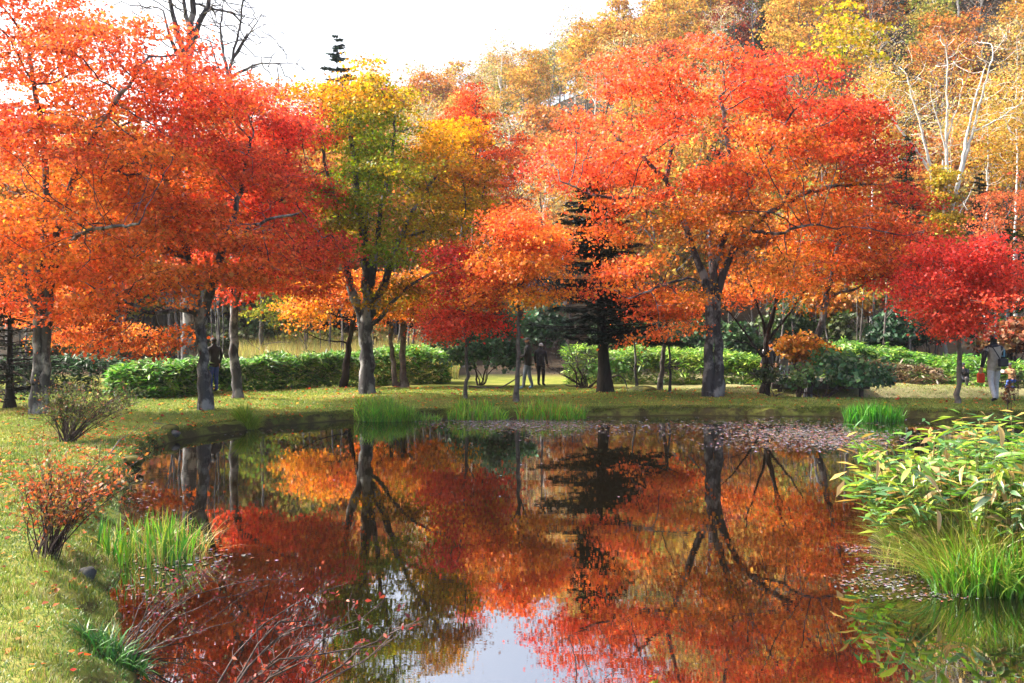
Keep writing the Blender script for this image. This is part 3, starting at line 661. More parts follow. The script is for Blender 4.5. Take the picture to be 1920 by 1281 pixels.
GO = [lin(235, 180, 75), lin(238, 160, 70), lin(225, 165, 80)]
kinds = []
def K(**k): return proto_tree(**k)
HG = {
 'gold': ('golden-leaved tree on the wooded hillside', 'golden trees on the hillside'),
 'orange': ('orange-leaved tree on the wooded hillside', 'orange trees on the hillside'),
 'pale': ('pale yellow thin-crowned birch with white trunk on the wooded hillside', 'pale birches on the hillside'),
 'lime': ('yellow-green leafy tree on the wooded hillside', 'yellow-green trees on the hillside'),
 'rust': ('rusty red tree on the wooded hillside', 'rusty red trees on the hillside'),
 'bare': ('leafless grey tree on the wooded hillside', 'bare trees on the hillside'),
 'spruce': ('dark green spruce on the wooded hillside', 'spruces on the hillside')}
PRO = {k: [] for k in HG}  # hillside leaf colours are washed out to paint in the haze
for i in range(3):
    PRO['gold'].append(proto_tree('golden_tree', 11, 3.3, .34, [lin(234, 194, 96, .58), lin(230, 178, 86, .58), lin(218, 164, 84, .56)], 70, 10, .25, M_BARK_FAR, 100+i, *HG['gold'], fork=3))
for i in range(2):
    PRO['orange'].append(proto_tree('orange_tree', 10, 3.2, .32, [lin(230, 158, 84, .56), lin(218, 138, 76, .55), lin(234, 172, 90, .56)], 70, 10, .25, M_BARK_FAR, 110+i, *HG['orange'], fork=3))
    PRO['pale'].append(proto_tree('birch_tree', 12, 2.7, .36, [lin(226, 206, 146, .55), lin(220, 192, 128, .55), lin(208, 188, 132, .55)], 64, 5, .19, M_BIRCH, 120+i, *HG['pale'], fork=3, r0=.12, slim=.9, bare=.15))
    PRO['lime'].append(proto_tree('yellow_green_tree', 9, 2.9, .25, [lin(198, 192, 96, .52), lin(216, 196, 100, .52), lin(160, 164, 80, .5)], 66, 10, .25, M_BARK_FAR, 130+i, *HG['lime'], fork=3))
    PRO['bare'].append(proto_tree('bare_tree', 11, 2.9, .3, [lin(200, 150, 110)], 80, 2, .16, M_BARK_FAR, 150+i, *HG['bare'], fork=4, r0=.13, bare=.6))
PRO['rust'].append(proto_tree('red_tree', 8.5, 2.8, .3, [lin(206, 112, 84, .5), lin(190, 98, 76, .5), lin(216, 132, 90, .5)], 64, 10, .24, M_BARK_FAR, 140, *HG['rust'], fork=3))
PRO['spruce'].append(conifer('spruce_tree', HG['spruce'][0], (0, 0, 0), 11, 2.3, 1.0, lin(40, 70, 50), 160, HG['spruce'][1], gap=.6, whorl=6, dens=.5, nl=.42))
HCROWN = []   # distant trees placed so far
first = set()
def place(kind, x, y, sc, i=None):
    o = place_(kind, x, y, sc, i)
    z = o.location[2]; band = 'in the flat woods beyond the hedge' if z < 2.5 else 'low on the wooded hillside' if z < 10 else 'half way up the wooded hillside' if z < 24 else 'high on the wooded hillside'
    o['label'] = HG[kind][0].replace('on the wooded hillside', band); o['group'] = HG[kind][1].replace('on the hillside', band)
    return o
def place_(kind, x, y, sc, i=None):
    L = PRO[kind]; j = int(rng.integers(len(L))) if i is None else i
    loc = (x, y, gz(x, y)-.1)
    p = L[j]
    if id(p) not in first:
        first.add(id(p)); p.location = loc; p.rotation_euler = (0, 0, float(rng.uniform(0, 6.28))); p.scale = (sc, sc, sc); return p
    return copy_tree(p, loc, float(rng.uniform(0, 6.28)), sc)
pts = []
tries = 0
while len(pts) < 290 and tries < 9000:
    tries += 1
    y = 48+104*rng.random()**1.15
    u = rng.uniform(-.56, .58); x = u*y
    if u > .30 and y < 66: continue
    if -.32 < u < -.05 and y < 57: continue
    lim = 3.3 if y < 70 else 4.3
    if u < -.22 and y > 95: continue
    if all((x-a)**2+(y-b)**2 > lim*lim for a, b in pts): pts.append((x, y))
n_main = len(pts); tries = 0
while len(pts) < n_main+34 and tries < 3000:
    tries += 1; y = rng.uniform(50, 70); u = rng.uniform(-.54, -.06); x = u*y
    if all((x-a)**2+(y-b)**2 > 2.4**2 for a, b in pts): pts.append((x, y))
tries = 0; n_main = len(pts)
while len(pts) < n_main+95 and tries < 6000:
    tries += 1; y = rng.uniform(58, 125); u = rng.uniform(.14, .58); x = u*y
    if all((x-a)**2+(y-b)**2 > 2.7**2 for a, b in pts): pts.append((x, y))
for x, y in pts:
    u = x/y; px = 960+u*FPX
    q = rng.random()
    if px < 760: w = dict(gold=.12, orange=.2, pale=.10, lime=.34, rust=.04, bare=.12, spruce=.08)
    elif px < 1280: w = dict(gold=.38, orange=.15, pale=.16, lime=.15, rust=.03, bare=.11, spruce=.02)
    elif px < 1600: w = dict(gold=.30, orange=.13, pale=.18, lime=.14, rust=.04, bare=.16, spruce=.05)
    else: w = dict(gold=.15, orange=.12, pale=.26, lime=.12, rust=.06, bare=.22, spruce=.07)
    ks = list(w); cs = np.cumsum(list(w.values())); k = ks[int(np.searchsorted(cs/cs[-1], q))]
    sc = rng.uniform(.62, .98)*(1.22 if px < 760 else 1.0)
    if k == 'spruce': sc *= rng.uniform(.7, 1.0)
    place(k, x, y, float(sc))

# ------------------------------------------------------------------ trees between the lawn and the hill
PALEY = lin(228, 200, 110)
tree('birch_tree', 'white-stemmed birch clump with fanning bare stems above the scarlet sapling', (1770, 660),
  [([(1768,690),(1768,600),(1768,470),(1752,370),(1738,280),(1722,220),(1700,140)], .16, .035), ([(1766,470),(1774,380),(1775,280),(1775,190),(1776,110)], .12, .028), ([(1770,450),(1800,330),(1822,250),(1845,170),(1862,100)], .12, .028),
   ([(1745,320),(1710,270),(1680,235),(1662,195)], .08, .025), ([(1800,330),(1812,260),(1830,180),(1850,120)], .09, .025), ([(1822,250),(1870,225),(1915,195)], .06, .02), ([(1775,290),(1760,230),(1745,180)], .04, .015), ([(1775,260),(1800,190),(1805,150)], .04, .015)],
  [(1700,150,60,60,0,2),(1780,110,70,60,0,2),(1860,120,60,60,0,2),(1900,200,40,60,0,1.6),(1660,200,36,44,0,1.4),(1760,190,60,50,0,1.8),(1840,220,50,50,0,1.6)],
  [(1780,110,PALEY),(1700,150,lin(215,180,80)),(1880,130,PALEY)], npads=110, leaves=4, size=.10, bark=M_BIRCH, d=46, seed=41, bare=.1, leafmat=M_FAR, tip=.010, D=.3, kill=.5, pad_h=.35, flare=.1, spread=(.3,.3,.25))
tree('vine_clad_trunk', 'birch trunk wrapped in yellow-green climbing vine leaves', (1768, 660), [([(1772,690),(1772,500),(1768,300)], .10, .05)],
  [(1770,300,14,40,0,.4),(1772,390,24,60,0,.6),(1772,450,30,40,0,.7),(1765,350,18,50,0,.5)], [(1770,300,lin(225,200,70)),(1770,420,lin(214,196,50))], npads=56, leaves=16, size=.16, d=45.3, seed=42, pad_r=.3, bark=M_BIRCH, D=.3, kill=.5)
for i, (px, d, top, wl, lab) in enumerate([(1635, 50, 120, 50, 'tall thin white birch between the broad red maple and the birch clump'), (1850, 51, 150, 50, 'tall thin white birch just behind the fanning birch clump'), (1905, 55, 110, 50, 'tall thin white birch above the bright green young pine'), (1060, 62, 250, 40, 'thin white birch on the slope behind the orange sapling')]):
    tree('birch_tree', lab, (px, 650), [([(px,680),(px-4,500),(px+3,300),(px,top+40)], .10, .02)],
      [(px, top+70, wl, 70, 0, 1.8), (px+10, top+150, wl*.8, 60, 0, 1.6)], [(px, top, PALEY), (px+20, top+100, lin(220,170,70))], npads=60, leaves=9, size=.15, bark=M_BIRCH, d=d, seed=50+i,
      group='thin birches at the hill foot', leafmat=M_FAR, D=.35, kill=.5, pad_h=.3, bare=.15, spread=(.3,.3,.2))
tree('lime_green_tree', 'tall slender tree with large yellow-green leaves rising behind the broad red maple', (1582, 660),
  [([(1590,700),(1586,500),(1582,300),(1578,160),(1580,60)], .08, .015), ([(1580,200),(1600,120),(1610,60)], .03, .01), ([(1580,220),(1555,140),(1545,80)], .03, .01)],
  [(1580,30,60,34,0,1.6),(1550,80,50,30,0,1.5),(1615,70,46,30,0,1.4),(1590,115,70,26,0,1.4),(1535,130,34,22,0,1.2)], [(1580,40,lin(215,206,40)),(1600,100,lin(190,196,40)),(1550,100,lin(225,190,50))], npads=34, leaves=4, size=.24, d=44, seed=60, pad_r=.45, bark=M_BARK_PALE, up=.5, D=.3, kill=.5)
tree('maple_tree', 'orange-red maple with layered boughs under a spruce at the foot of the hill', (905, 660),
  [([(925,690),(922,560),(915,420),(905,300),(890,200)], .14, .03), ([(918,450),(950,400),(975,370)], .05, .02), ([(910,360),(870,330),(850,300)], .05, .02)],
  [(880,190,50,30,0,1.8),(860,230,45,34,0,1.8),(900,260,60,34,0,2),(930,320,44,40,0,1.8),(935,390,40,34,0,1.6),(890,300,50,30,0,1.8),(960,280,40,20,.5,1.4)],
  [(880,180,lin(235,92,52)),(860,240,lin(238,110,56)),(930,300,lin(226,100,54)),(935,400,lin(236,110,56))], npads=66, leaves=14, size=.16, d=50, seed=61, leafmat=M_FAR, D=.3, kill=.46)
conifer('spruce_tree', 'dark spruce poking out above the orange-red layered maple', GD(893, 53), 13.6, 2.2, 3, lin(34, 60, 46), 62, gap=.5, dens=.6, nl=.34)
conifer('spruce_tree', 'tall blue-green spruce whose tip rises over the green and gold maple', GD(632, 56), 17.3, 3.1, 3, lin(46, 78, 66), 63, gap=.62, dens=.6, nl=.42, whorl=5, droop=.12)
conifer('spruce_tree', 'dark spruce with buttressed trunk partly hidden by the broad red maple', G(1135, 736), 6.6, 2.15, 1.6, lin(22, 38, 30), 64, gap=.26, whorl=7, dens=1.5, trunk_r=.20, lean=(-.35, 0), droop=.2, nl=.20, pw=.6)
conifer('spruce_tree', 'dark low-branched spruce growing behind the two-stemmed orange maple', GD(18, 24.5), 3.5, 2.0, .25, lin(30, 42, 30), 65, gap=.24, whorl=5, dens=.75, trunk_r=.10, droop=.28, nl=.16)
conifer('spruce_tree', 'small dark spruce half hidden behind the bush left of the scarlet sapling', GD(1700, 46), 11, 2.1, 1.2, lin(44, 66, 40), 66, gap=.45, dens=.7, nl=.26)
conifer('pine_tree', 'bright green young pine behind the walking person', GD(1893, 44), 7.2, 1.7, 1.2, lin(66, 104, 44), 67, gap=.40, dens=.8, nl=.24)
conifer('spruce_tree', 'dark green spruce standing behind the white birch clump', GD(1836, 49), 9.4, 2.0, 1.2, lin(40, 64, 40), 68, gap=.45, dens=.7, nl=.26)
conifer('spruce_tree', 'blue-green spruce high on the hillside among orange trees', GD(1698, 92), 9.5, 2.2, .8, lin(48, 96, 84), 69, gap=.55, dens=.6, nl=.4)
tree('maple_tree', 'low orange-red maple behind the scarlet sapling near the frame of the creek', (1880, 660),
  [([(1890,690),(1888,560),(1880,450)], .10, .03)], [(1890,380,50,24,0,1.6),(1870,430,50,24,0,1.6),(1890,470,50,24,0,1.6),(1850,400,30,16,0,1),(1905,340,30,20,0,1)],
  [(1880,400,lin(238,130,84)),(1870,450,lin(232,140,90))], npads=30, leaves=12, size=.14, d=43, seed=70, leafmat=M_FAR)
tree('brown_tree', 'bronze and gold tree between the hill and the green and gold maple', (870, 660), [([(872,700),(870,560),(866,420),(862,300)], .13, .03), ([(868,450),(900,380),(915,330)], .05, .02), ([(868,430),(835,350),(820,300)], .05, .02)],
  [(860,260,50,40,0,2),(880,320,50,44,0,2),(830,270,40,34,0,1.6),(890,390,46,44,0,1.8),(850,350,44,40,0,1.8)], [(860,250,C_GOLD),(830,260,C_GOLD),(890,320,C_BRN),(880,400,C_BRN),(850,360,C_OLIVE)], npads=80, leaves=16, size=.17, d=45, seed=81, leafmat=M_FAR, D=.3, kill=.46)
# big leafless tree and its neighbour rising over the orange maples
tree('bare_tree', 'big leafless grey tree rising above the orange maples', (352, 660),
  [([(356,700),(354,400),(352,180),(354,90),(362,0),(366,-80)], .30, .08), ([(353,110),(330,60),(318,0),(310,-60)], .12, .04), ([(354,95),(372,50),(392,0),(410,-60)], .12, .04), ([(353,120),(320,85),(306,20)], .08, .03), ([(354,60),(345,10),(340,-60)], .08, .03)],
  [(350,-40,110,90,0,3.5),(300,-10,50,60,0,2),(420,0,40,60,0,2)], [(350,0,C_BRN)], npads=170, leaves=0, bark=M_BARK, d=33, seed=71, bare=1, D=.3, kill=.5, tip=.020, pad_h=.4)
tree('bare_tree', 'leafless grey tree with arching side limbs against the white sky', (420, 660),
  [([(440,700),(436,400),(432,200),(428,140),(440,90),(452,40),(458,-30)], .17, .03), ([(430,150),(418,100),(412,60),(420,0)], .07, .02), ([(430,145),(470,122),(515,118),(555,120)], .06, .015), ([(434,120),(455,70),(480,48),(515,46)], .05, .012), ([(436,110),(470,60),(500,14)], .05, .012), ([(429,160),(405,120),(392,70)], .05, .015)],
  [(440,20,40,60,0,1.6),(490,60,36,36,0,1.4),(530,125,40,22,0,1.2),(480,150,40,20,0,1.2),(410,50,26,50,0,1.2)], [(350,0,C_BRN)], npads=150, leaves=0, bark=M_BARK, d=37, seed=72, bare=1, D=.3, kill=.45, tip=.019, pad_h=.4)
tree('pale_trunk_tree', 'straight pale-barked tree with sparse green leaves beyond the hedge', (490, 668),
  [([(490,690),(490,640),(491,580),(492,500),(494,420)], .12, .05), ([(491,660),(470,645),(455,630)], .035, .012), ([(491,650),(510,640),(545,642)], .035, .012), ([(491,600),(470,580),(450,580)], .03, .012), ([(492,570),(515,550),(530,540)], .03, .012)],
  [(510,560,50,40,0,1.8),(480,520,50,40,0,1.8),(540,600,30,24,0,1)], [(500,550,lin(150,160,60)),(480,520,lin(120,150,60)),(530,590,lin(190,180,70))], npads=45, leaves=8, size=.16, bark=M_BARK_PALE, d=43, seed=73, leafmat=M_FAR, bare=.3)
# thin trunks in the thicket behind the hedges
rg = np.random.default_rng(77)
def pole(px, d, h, r, label, group, mat, seed, lean=.05):
    g = GD(px, d); rr = np.random.default_rng(seed)
    root = empty('thicket_sapling', g, label, 'sapling', group)
    V = [0, []]; F = []
    a = rr.normal(0, lean, 2)*h
    s = np.linspace(-.05, 1, 7); tp = np.stack([a[0]*s+rr.normal(0, .03, 7), a[1]*s, h*s], 1); tube(tp, r*(1-.75*s.clip(0)), 6, V, F)
    for k in range(int(rr.integers(5, 9))):
        f = rr.uniform(.3, .95); p = np.array([np.interp(f, s, tp[:, i]) for i in range(3)]); an = rr.uniform(0, 6.28); l = h*rr.uniform(.12, .3)
        q = np.array([math.cos(an)*l*.6, math.sin(an)*l*.6, l*.8])
        tube(np.stack([p, p+q*.5+[0, 0, -.05*l], p+q]), r*np.array([.4, .28, .12])*(1-.4*f), 3, V, F)
    tubes_obj('trunk', V, F, mat, root); return root
i = 0
for lo, hi, n, d0, d1, mat in [(335, 430, 16, 36, 43, M_BARK), (560, 840, 22, 39, 48, M_BARK_PALE), (1370, 1660, 26, 41.5, 48, M_BARK_PALE), (1660, 1910, 12, 41, 48, M_BARK_FAR), (0, 330, 14, 36, 46, M_BARK)]:
    for k in range(n):
        px = rg.uniform(lo, hi); i += 1
        lab, grp = {335: ('dark leafless sapling in the thicket behind the orange maple', 'thicket saplings behind the forked maple'), 560: ('pale leafless sapling beyond the bamboo grass hedge', 'pale saplings beyond the hedge'),
          1370: ('thin pale sapling in the undergrowth at the foot of the hill', 'saplings in the undergrowth'), 1660: ('grey bare sapling behind the scarlet maple', 'bare saplings behind the scarlet maple'), 0: ('dark bare sapling behind the dark low-branched spruce', 'saplings behind the spruce')}[lo]
        pole(px, rg.uniform(d0, d1), rg.uniform(2.6, 6.5), rg.uniform(.025, .07), lab, grp, mat, 900+i)
# ------------------------------------------------------------------ bamboo-grass hedges
def blades(base, h, lean, w, col, rg, segs=4, curl=1.0):
    """curved tapered grass blades; base (n,3), h (n,), lean (n,2)"""
    n = len(base); s = np.linspace(0, 1, segs+1)
    az = rg.uniform(0, 6.28, n); wd = np.stack([np.cos(az), np.sin(az), np.zeros(n)], 1)
    ctr = base[:, None, :]+np.stack([lean[:, :1]*s[None]**1.8, lean[:, 1:]*s[None]**1.8, h[:, None]*(s[None]-curl*.28*np.clip(np.linalg.norm(lean, axis=1)/np.maximum(h, .01), 0, 1.6)[:, None]*s[None]**3)], 2)
    wid = np.asarray(w)[:, None]*np.array([.75]+[1.0]*(segs-2)+[.6, .06])[None, :]
    v = np.empty((n, segs+1, 2, 3), np.float32)
    v[:, :, 0] = ctr-wd[:, None]*wid[..., None]*.5; v[:, :, 1] = ctr+wd[:, None]*wid[..., None]*.5
    base_i = np.arange(n)[:, None]*(segs+1)*2; k = np.arange(segs)[None]*2
    f = np.stack([base_i+k, base_i+k+1, base_i+k+3, base_i+k+2], 2).reshape(-1, 4)
    return v.reshape(-1, 3), f.astype(np.int32), np.repeat(col, segs, 0)

def hedge(name, label, line, height, depth, n, cols, seed, group=None, hj=.14, size=.25, cat='hedge'):
    """line: front foot line [(px, d)] ; leaves on a rounded body"""
    rg = np.random.default_rng(seed)
    pts = np.array([GD(px, d) for px, d in line]); seg = np.linalg.norm(np.diff(pts, axis=0), axis=1); L = np.concatenate([[0], np.cumsum(seg)])
    ns = n//6
    s = rg.uniform(0, L[-1], ns); fx = np.stack([np.interp(s, L, pts[:, i]) for i in range(3)], 1)
    t = rg.random(ns)                      # 0 = front foot, .5 = top front edge, 1 = top back
    hh = (height if np.isscalar(height) else np.interp(s/L[-1], np.linspace(0, 1, len(height)), height))*(1+hj*2*vnoise(s*1.1, s*0+seed, seed)+hj*vnoise(s*3.3, s*0, seed+1))
    front = t < .55
    yy = np.where(front, (t/.55)**2*.35, .35+(t-.55)/.45*(depth-.35)); zz = np.where(front, np.sin(t/.55*math.pi/2)*.97, 1+.05*rg.normal(0, 1, ns))*hh
    c = fx.copy(); c[:, 1] += yy+rg.normal(0, .10, ns)+.25*vnoise(s*1.7, zz*2, seed+2); c[:, 2] = ground_z(c[:, 0], c[:, 1])+np.maximum(zz, .08)
    col = np.array(cols)[rg.integers(0, len(cols), ns)]
    per = 6; N = ns*per
    C = np.repeat(c, per, 0); a = rg.uniform(0, 6.28, N)
    tip = np.stack([np.cos(a), np.sin(a)-.5, rg.normal(.12, .4, N)-.25*(1-np.repeat(zz/hh, per))], 1)
    Ln = size*rg.uniform(.6, 1.25, N)
    tn = tip/np.linalg.norm(tip, axis=1, keepdims=True)
    C = C+tn*(Ln*.5)[:, None]+rg.normal(0, .03, (N, 3))
    nr = rg.normal(0, .45, (N, 3))+[0, -.15, 1]
    v, f = leaf_quads(C, nr, tip, Ln, Ln*.21, .05)
    root = empty(name, pts.mean(0), label, cat, group)
    cc = jit(np.repeat(col, per, 0), rg, .25, .1)
    mesh_obj('foliage', v, f, M_GLOSSY, root, col=cc, origin=pts.mean(0))
    V = [0, []]; F = []
    for k in range(int(L[-1]*16)):
        q = rg.uniform(0, L[-1]); p = np.array([np.interp(q, L, pts[:, i]) for i in range(3)]); p[1] += rg.uniform(.1, depth*.7); p[2] = gz(p[0], p[1])-.03
        hk = (height if np.isscalar(height) else float(np.interp(q/L[-1], np.linspace(0, 1, len(height)), height)))*rg.uniform(.7, .95)
        tube(np.stack([p, p+[rg.normal(0, .05), rg.normal(0, .05), hk*.5], p+[rg.normal(0, .12), rg.normal(0, .12), hk]]), [.007, .006, .004], 3, V, F)
    tubes_obj('stems', V, F, M_TWIG, root, origin=pts.mean(0))['kind'] = 'stuff'
    return root
H_G = [lin(100, 165, 48, .75), lin(74, 140, 44, .75), lin(58, 112, 46), lin(130, 185, 60, .75), lin(150, 180, 110)]
H_Y = [lin(150, 195, 56, .62), lin(116, 170, 46, .62), lin(84, 138, 46, .6), lin(172, 200, 80, .62)]
H_D = [lin(60, 100, 56), lin(44, 82, 44), lin(70, 112, 66)]
hedge('bamboo_grass_hedge', 'glossy green bamboo grass hedge around the leaning orange maple', [(205, 27.7), (260, 27.3), (320, 27.5), (375, 28.2)], [.72, .84, .86, .76], 2.2, 9000, H_G, 201, size=.27)
hedge('bamboo_grass_hedge', 'long green bamboo grass hedge behind the red maple trunk', [(395, 29.4), (450, 30.0), (540, 31.4), (640, 33.4)], [.82, .94, .92, .90], 2.4, 13000, H_G, 202)
hedge('bamboo_grass_hedge', 'bamboo grass hedge behind the green and gold maple', [(640, 34.6), (700, 34.8), (780, 35), (845, 35.4)], [.92, 1.0, 1.0, .98], 2.4, 11000, H_G+H_Y, 203)
hedge('bamboo_grass_hedge', 'sunlit yellow-green bamboo grass hedge behind the buttressed spruce', [(1062, 35), (1150, 35.6), (1250, 36), (1330, 35.8), (1432, 35)], [1.1, 1.08, 1.0, .95, .85], 2.6, 14000, H_Y, 204)
hedge('bamboo_grass_hedge', 'mixed green bamboo grass bank behind the creek pool', [(1540, 38.5), (1640, 38.8), (1720, 38.2), (1800, 36), (1850, 35), (1940, 35)], [1.3, 1.3, 1.15, .95, .85, .8], 2.2, 13000, H_Y+H_G, 205)
hedge('dry_bamboo_grass', 'dry brown bamboo stems along the foot of the creek hedge', [(1600, 38.2), (1680, 37.8), (1770, 36)], [.7, .65, .5], .5, 2200, [lin(120, 100, 70), lin(95, 80, 55), lin(140, 120, 80)], 206, cat='undergrowth')
hedge('bamboo_grass_hedge', 'low dark hedge glimpsed behind the two-stemmed orange maple', [(-40, 29), (60, 29.5), (180, 29.5)], .9, 2, 5000, H_D, 207)
# ------------------------------------------------------------------ evergreen and twiggy bushes
RH = [lin(70, 104, 70), lin(52, 88, 56), lin(90, 125, 90)]
def bush(name, label, base, blobs, cols, npads=40, leaves=12, size=.13, seed=1, d=None, bark=None, nst=6, aspect=None, up=.5, group=None, hgt=None, bare=0, pad_r=.34, tip=.006):
    b0 = G(*base) if d is None else GD(base[0], d); rg = np.random.default_rng(seed); dd = b0[1]
    st = []
    for k in range(nst):
        b = blobs[k % len(blobs)]; by = YH-(b0[2]-CAM_Z)/dd*FPX
        ex, ey = b[0]+rg.uniform(-.4, .4)*b[2], b[1]+rg.uniform(-.2, .5)*b[3]
        fx = base[0]+rg.normal(0, 5)
        st.append(([(fx, by+2), (fx+(ex-fx)*.3, by+(ey-by)*.45), (ex, ey)], rg.uniform(.018, .04), .008, True))
    return tree(name, label, base, st, blobs, [(b[0], b[1], cols[i % len(cols)]) for i, b in enumerate(blobs)]+[(b[0]+8, b[1]+5, cols[(i+1) % len(cols)]) for i, b in enumerate(blobs)], cat='bush', npads=int(npads/.8), per_pad=9, pad_r=pad_r, pad_h=.12, leaves=leaves, size=size/.8,
        bark=bark or M_TWIG, D=.15, kill=.22, sig=30, clear=.2, flare=0, seed=seed, group=group, leafmat=M_GLOSSY, d=d, up=up, bare=bare, spread=(.10, .10, .06), tip=tip)
bush('rhododendron_bush', 'large dark evergreen bush behind the crimson young maple', (905, 722), [(880,610,34,34,0,1),(930,590,44,36,.3,1.2),(900,660,60,40,-.3,1.2),(950,640,40,50,.2,1),(860,660,36,34,0,.8),(960,590,34,30,.5,1)], [lin(84, 130, 84), lin(62, 105, 64), lin(110, 150, 110)], npads=75, leaves=11, size=.14, seed=301, d=33.8)
bush('twiggy_bush', 'grey leafless twiggy bush beside the standing couple', (1095, 724), [(1062,655,44,34,0,.9),(1095,690,44,24,0,.8),(1040,690,30,24,0,.6),(1110,660,30,24,0,.6)], [lin(80, 84, 90)], npads=150, leaves=1, size=.05, seed=302, d=32.4, bare=.6, nst=11, tip=.008)
bush('leafy_bush', 'bright green leafy bush under the buttressed spruce', (1105, 726), [(1100,714,36,12,.3,.6),(1135,705,36,22,.6,.8),(1060,719,22,8,.2,.4)], [lin(100, 150, 54), lin(70, 120, 50)], npads=36, leaves=12, size=.15, seed=303, d=32.2)
bush('rhododendron_bush', 'evergreen bush with drooping leaf whorls under the leaning grey maple', (1545, 742), [(1560,690,44,26,0,.9),(1615,702,54,26,-.2,1),(1505,705,36,26,-.2,.8),(1590,730,56,14,-.5,.7),(1650,700,30,20,.2,.7),(1480,728,26,14,-.3,.5)], [lin(90, 145, 100), lin(66, 116, 80), lin(140, 180, 90), lin(110, 155, 118)], npads=38, leaves=8, size=.15, seed=304, d=28.3)
bush('low_yew_bush', 'low dark green bush with yellowish tips at the foot of the dark bare tree', (1445, 742), [(1440,725,34,20,0,.6),(1470,735,26,12,-.2,.4),(1430,712,18,12,.2,.4)], [lin(60, 84, 36), lin(90, 110, 40), lin(40, 64, 40)], npads=40, leaves=14, size=.11, seed=305, d=28.0)
bush('golden_shrub', 'small shrub with amber leaves leaning against the grey maple', (1500, 730), [(1492,655,26,12,0,.5),(1515,675,22,12,0,.4),(1540,662,20,10,.2,.4)], [lin(240, 176, 50), lin(235, 150, 44)], npads=24, leaves=14, size=.13, seed=306, d=29.6, nst=4)
for i, (px, py, rx, ry, d, c, lab) in enumerate([
   (1690, 610, 34, 24, 42.5, [lin(50, 92, 62), lin(60, 108, 66)], 'large-leaved dark teal bush beyond the creek hedge'),
   (1640, 640, 40, 30, 43.0, [lin(44, 86, 60), lin(66, 104, 60)], 'round dark evergreen bush between pale saplings'),
   (1590, 620, 40, 34, 43.5, [lin(70, 96, 44), lin(96, 110, 44)], 'olive green undergrowth bush behind the evergreen whorls'),
   (1480, 600, 40, 34, 44.0, [lin(56, 92, 36), lin(80, 104, 40)], 'dense green undergrowth bush behind the dark bare tree'),
   (1380, 640, 40, 30, 43.5, [lin(60, 100, 50), lin(74, 112, 60)], 'low green bush behind the thick fused trunk'),
   (1560, 560, 40, 26, 44.5, [lin(225, 165, 50), lin(230, 140, 50)], 'amber-leaved understory bush on the hill foot'),
   (1640, 540, 36, 26, 45.5, [lin(215, 190, 70), lin(190, 170, 60)], 'pale yellow understory bush on the hill foot'),
   (1740, 590, 30, 34, 43.5, [lin(150, 140, 50), lin(220, 120, 50)], 'mottled yellow and rust bush behind the scarlet sapling'),
   (1900, 620, 40, 30, 42.5, [lin(120, 100, 50), lin(170, 90, 50)], 'brown thicket bush behind the walking person'),
   (1170, 620, 50, 26, 45.5, [lin(64, 104, 50), lin(80, 120, 60)], 'green bush in the shade behind the sunlit hedge'),
   (1290, 625, 50, 28, 45.5, [lin(70, 110, 50), lin(54, 92, 44)], 'dark leafy bush behind the thin sapling trunks'),
   (1010, 600, 50, 34, 43.5, [lin(80, 120, 80), lin(60, 96, 64)], 'blue-green evergreen bush behind the orange sapling'),
   (700, 640, 60, 26, 46.5, [lin(170, 160, 90), lin(150, 140, 70)], 'dry straw coloured thicket bush beyond the hedge'),
   (590, 640, 60, 26, 47.5, [lin(190, 180, 80), lin(160, 165, 70)], 'pale yellow thicket bush beyond the hedge'),
   (800, 640, 60, 28, 46.5, [lin(150, 130, 90), lin(170, 150, 100)], 'greyish brown thicket bush beyond the hedge'),
   (420, 640, 50, 34, 46.5, [lin(120, 130, 70), lin(90, 110, 60)], 'grey green thicket bush behind the bright red maple'),
   (520, 600, 50, 30, 50.5, [lin(140, 160, 90), lin(110, 140, 80)], 'soft green bush behind the straight pale-barked tree'),
   (260, 640, 70, 34, 46.5, [lin(90, 110, 50), lin(150, 140, 60)], 'dull green bush behind the low orange boughs'),
   (120, 640, 70, 34, 46.5, [lin(130, 140, 60), lin(80, 100, 46)], 'yellow-green bush behind the dark low-branched spruce')]):
    bush('undergrowth_bush', lab, (px, 690), [(px, py, rx, ry, 0, 1.1), (px-rx*.6, py+ry*.5, rx*.7, ry*.7, -.3, .9), (px+rx*.6, py+ry*.6, rx*.7, ry*.7, .2, .9)], c, npads=44, leaves=11, size=.20, seed=320+i, d=d, pad_r=.5)
# pale dry reeds between the hedge and the thicket
rg = np.random.default_rng(400)
n = 16000; px = rg.uniform(440, 860, n); d = rg.uniform(38, 50, n); bx = (px-960)/FPX*d; base = np.stack([bx, d, ground_z(bx, d)-.02], 1)
h = rg.uniform(.7, 1.5, n); v, f, c = blades(base, h, rg.normal(0, .22, (n, 2)), rg.uniform(.012, .03, n), jit(np.array([lin(205, 195, 110), lin(180, 180, 80), lin(215, 205, 140)])[rg.integers(0, 3, n)], rg), rg, segs=3)
tag(mesh_obj('reeds', v, f, M_GRASS, col=c), 'pale straw coloured reed meadow behind the hedge', 'reeds', kind='stuff')

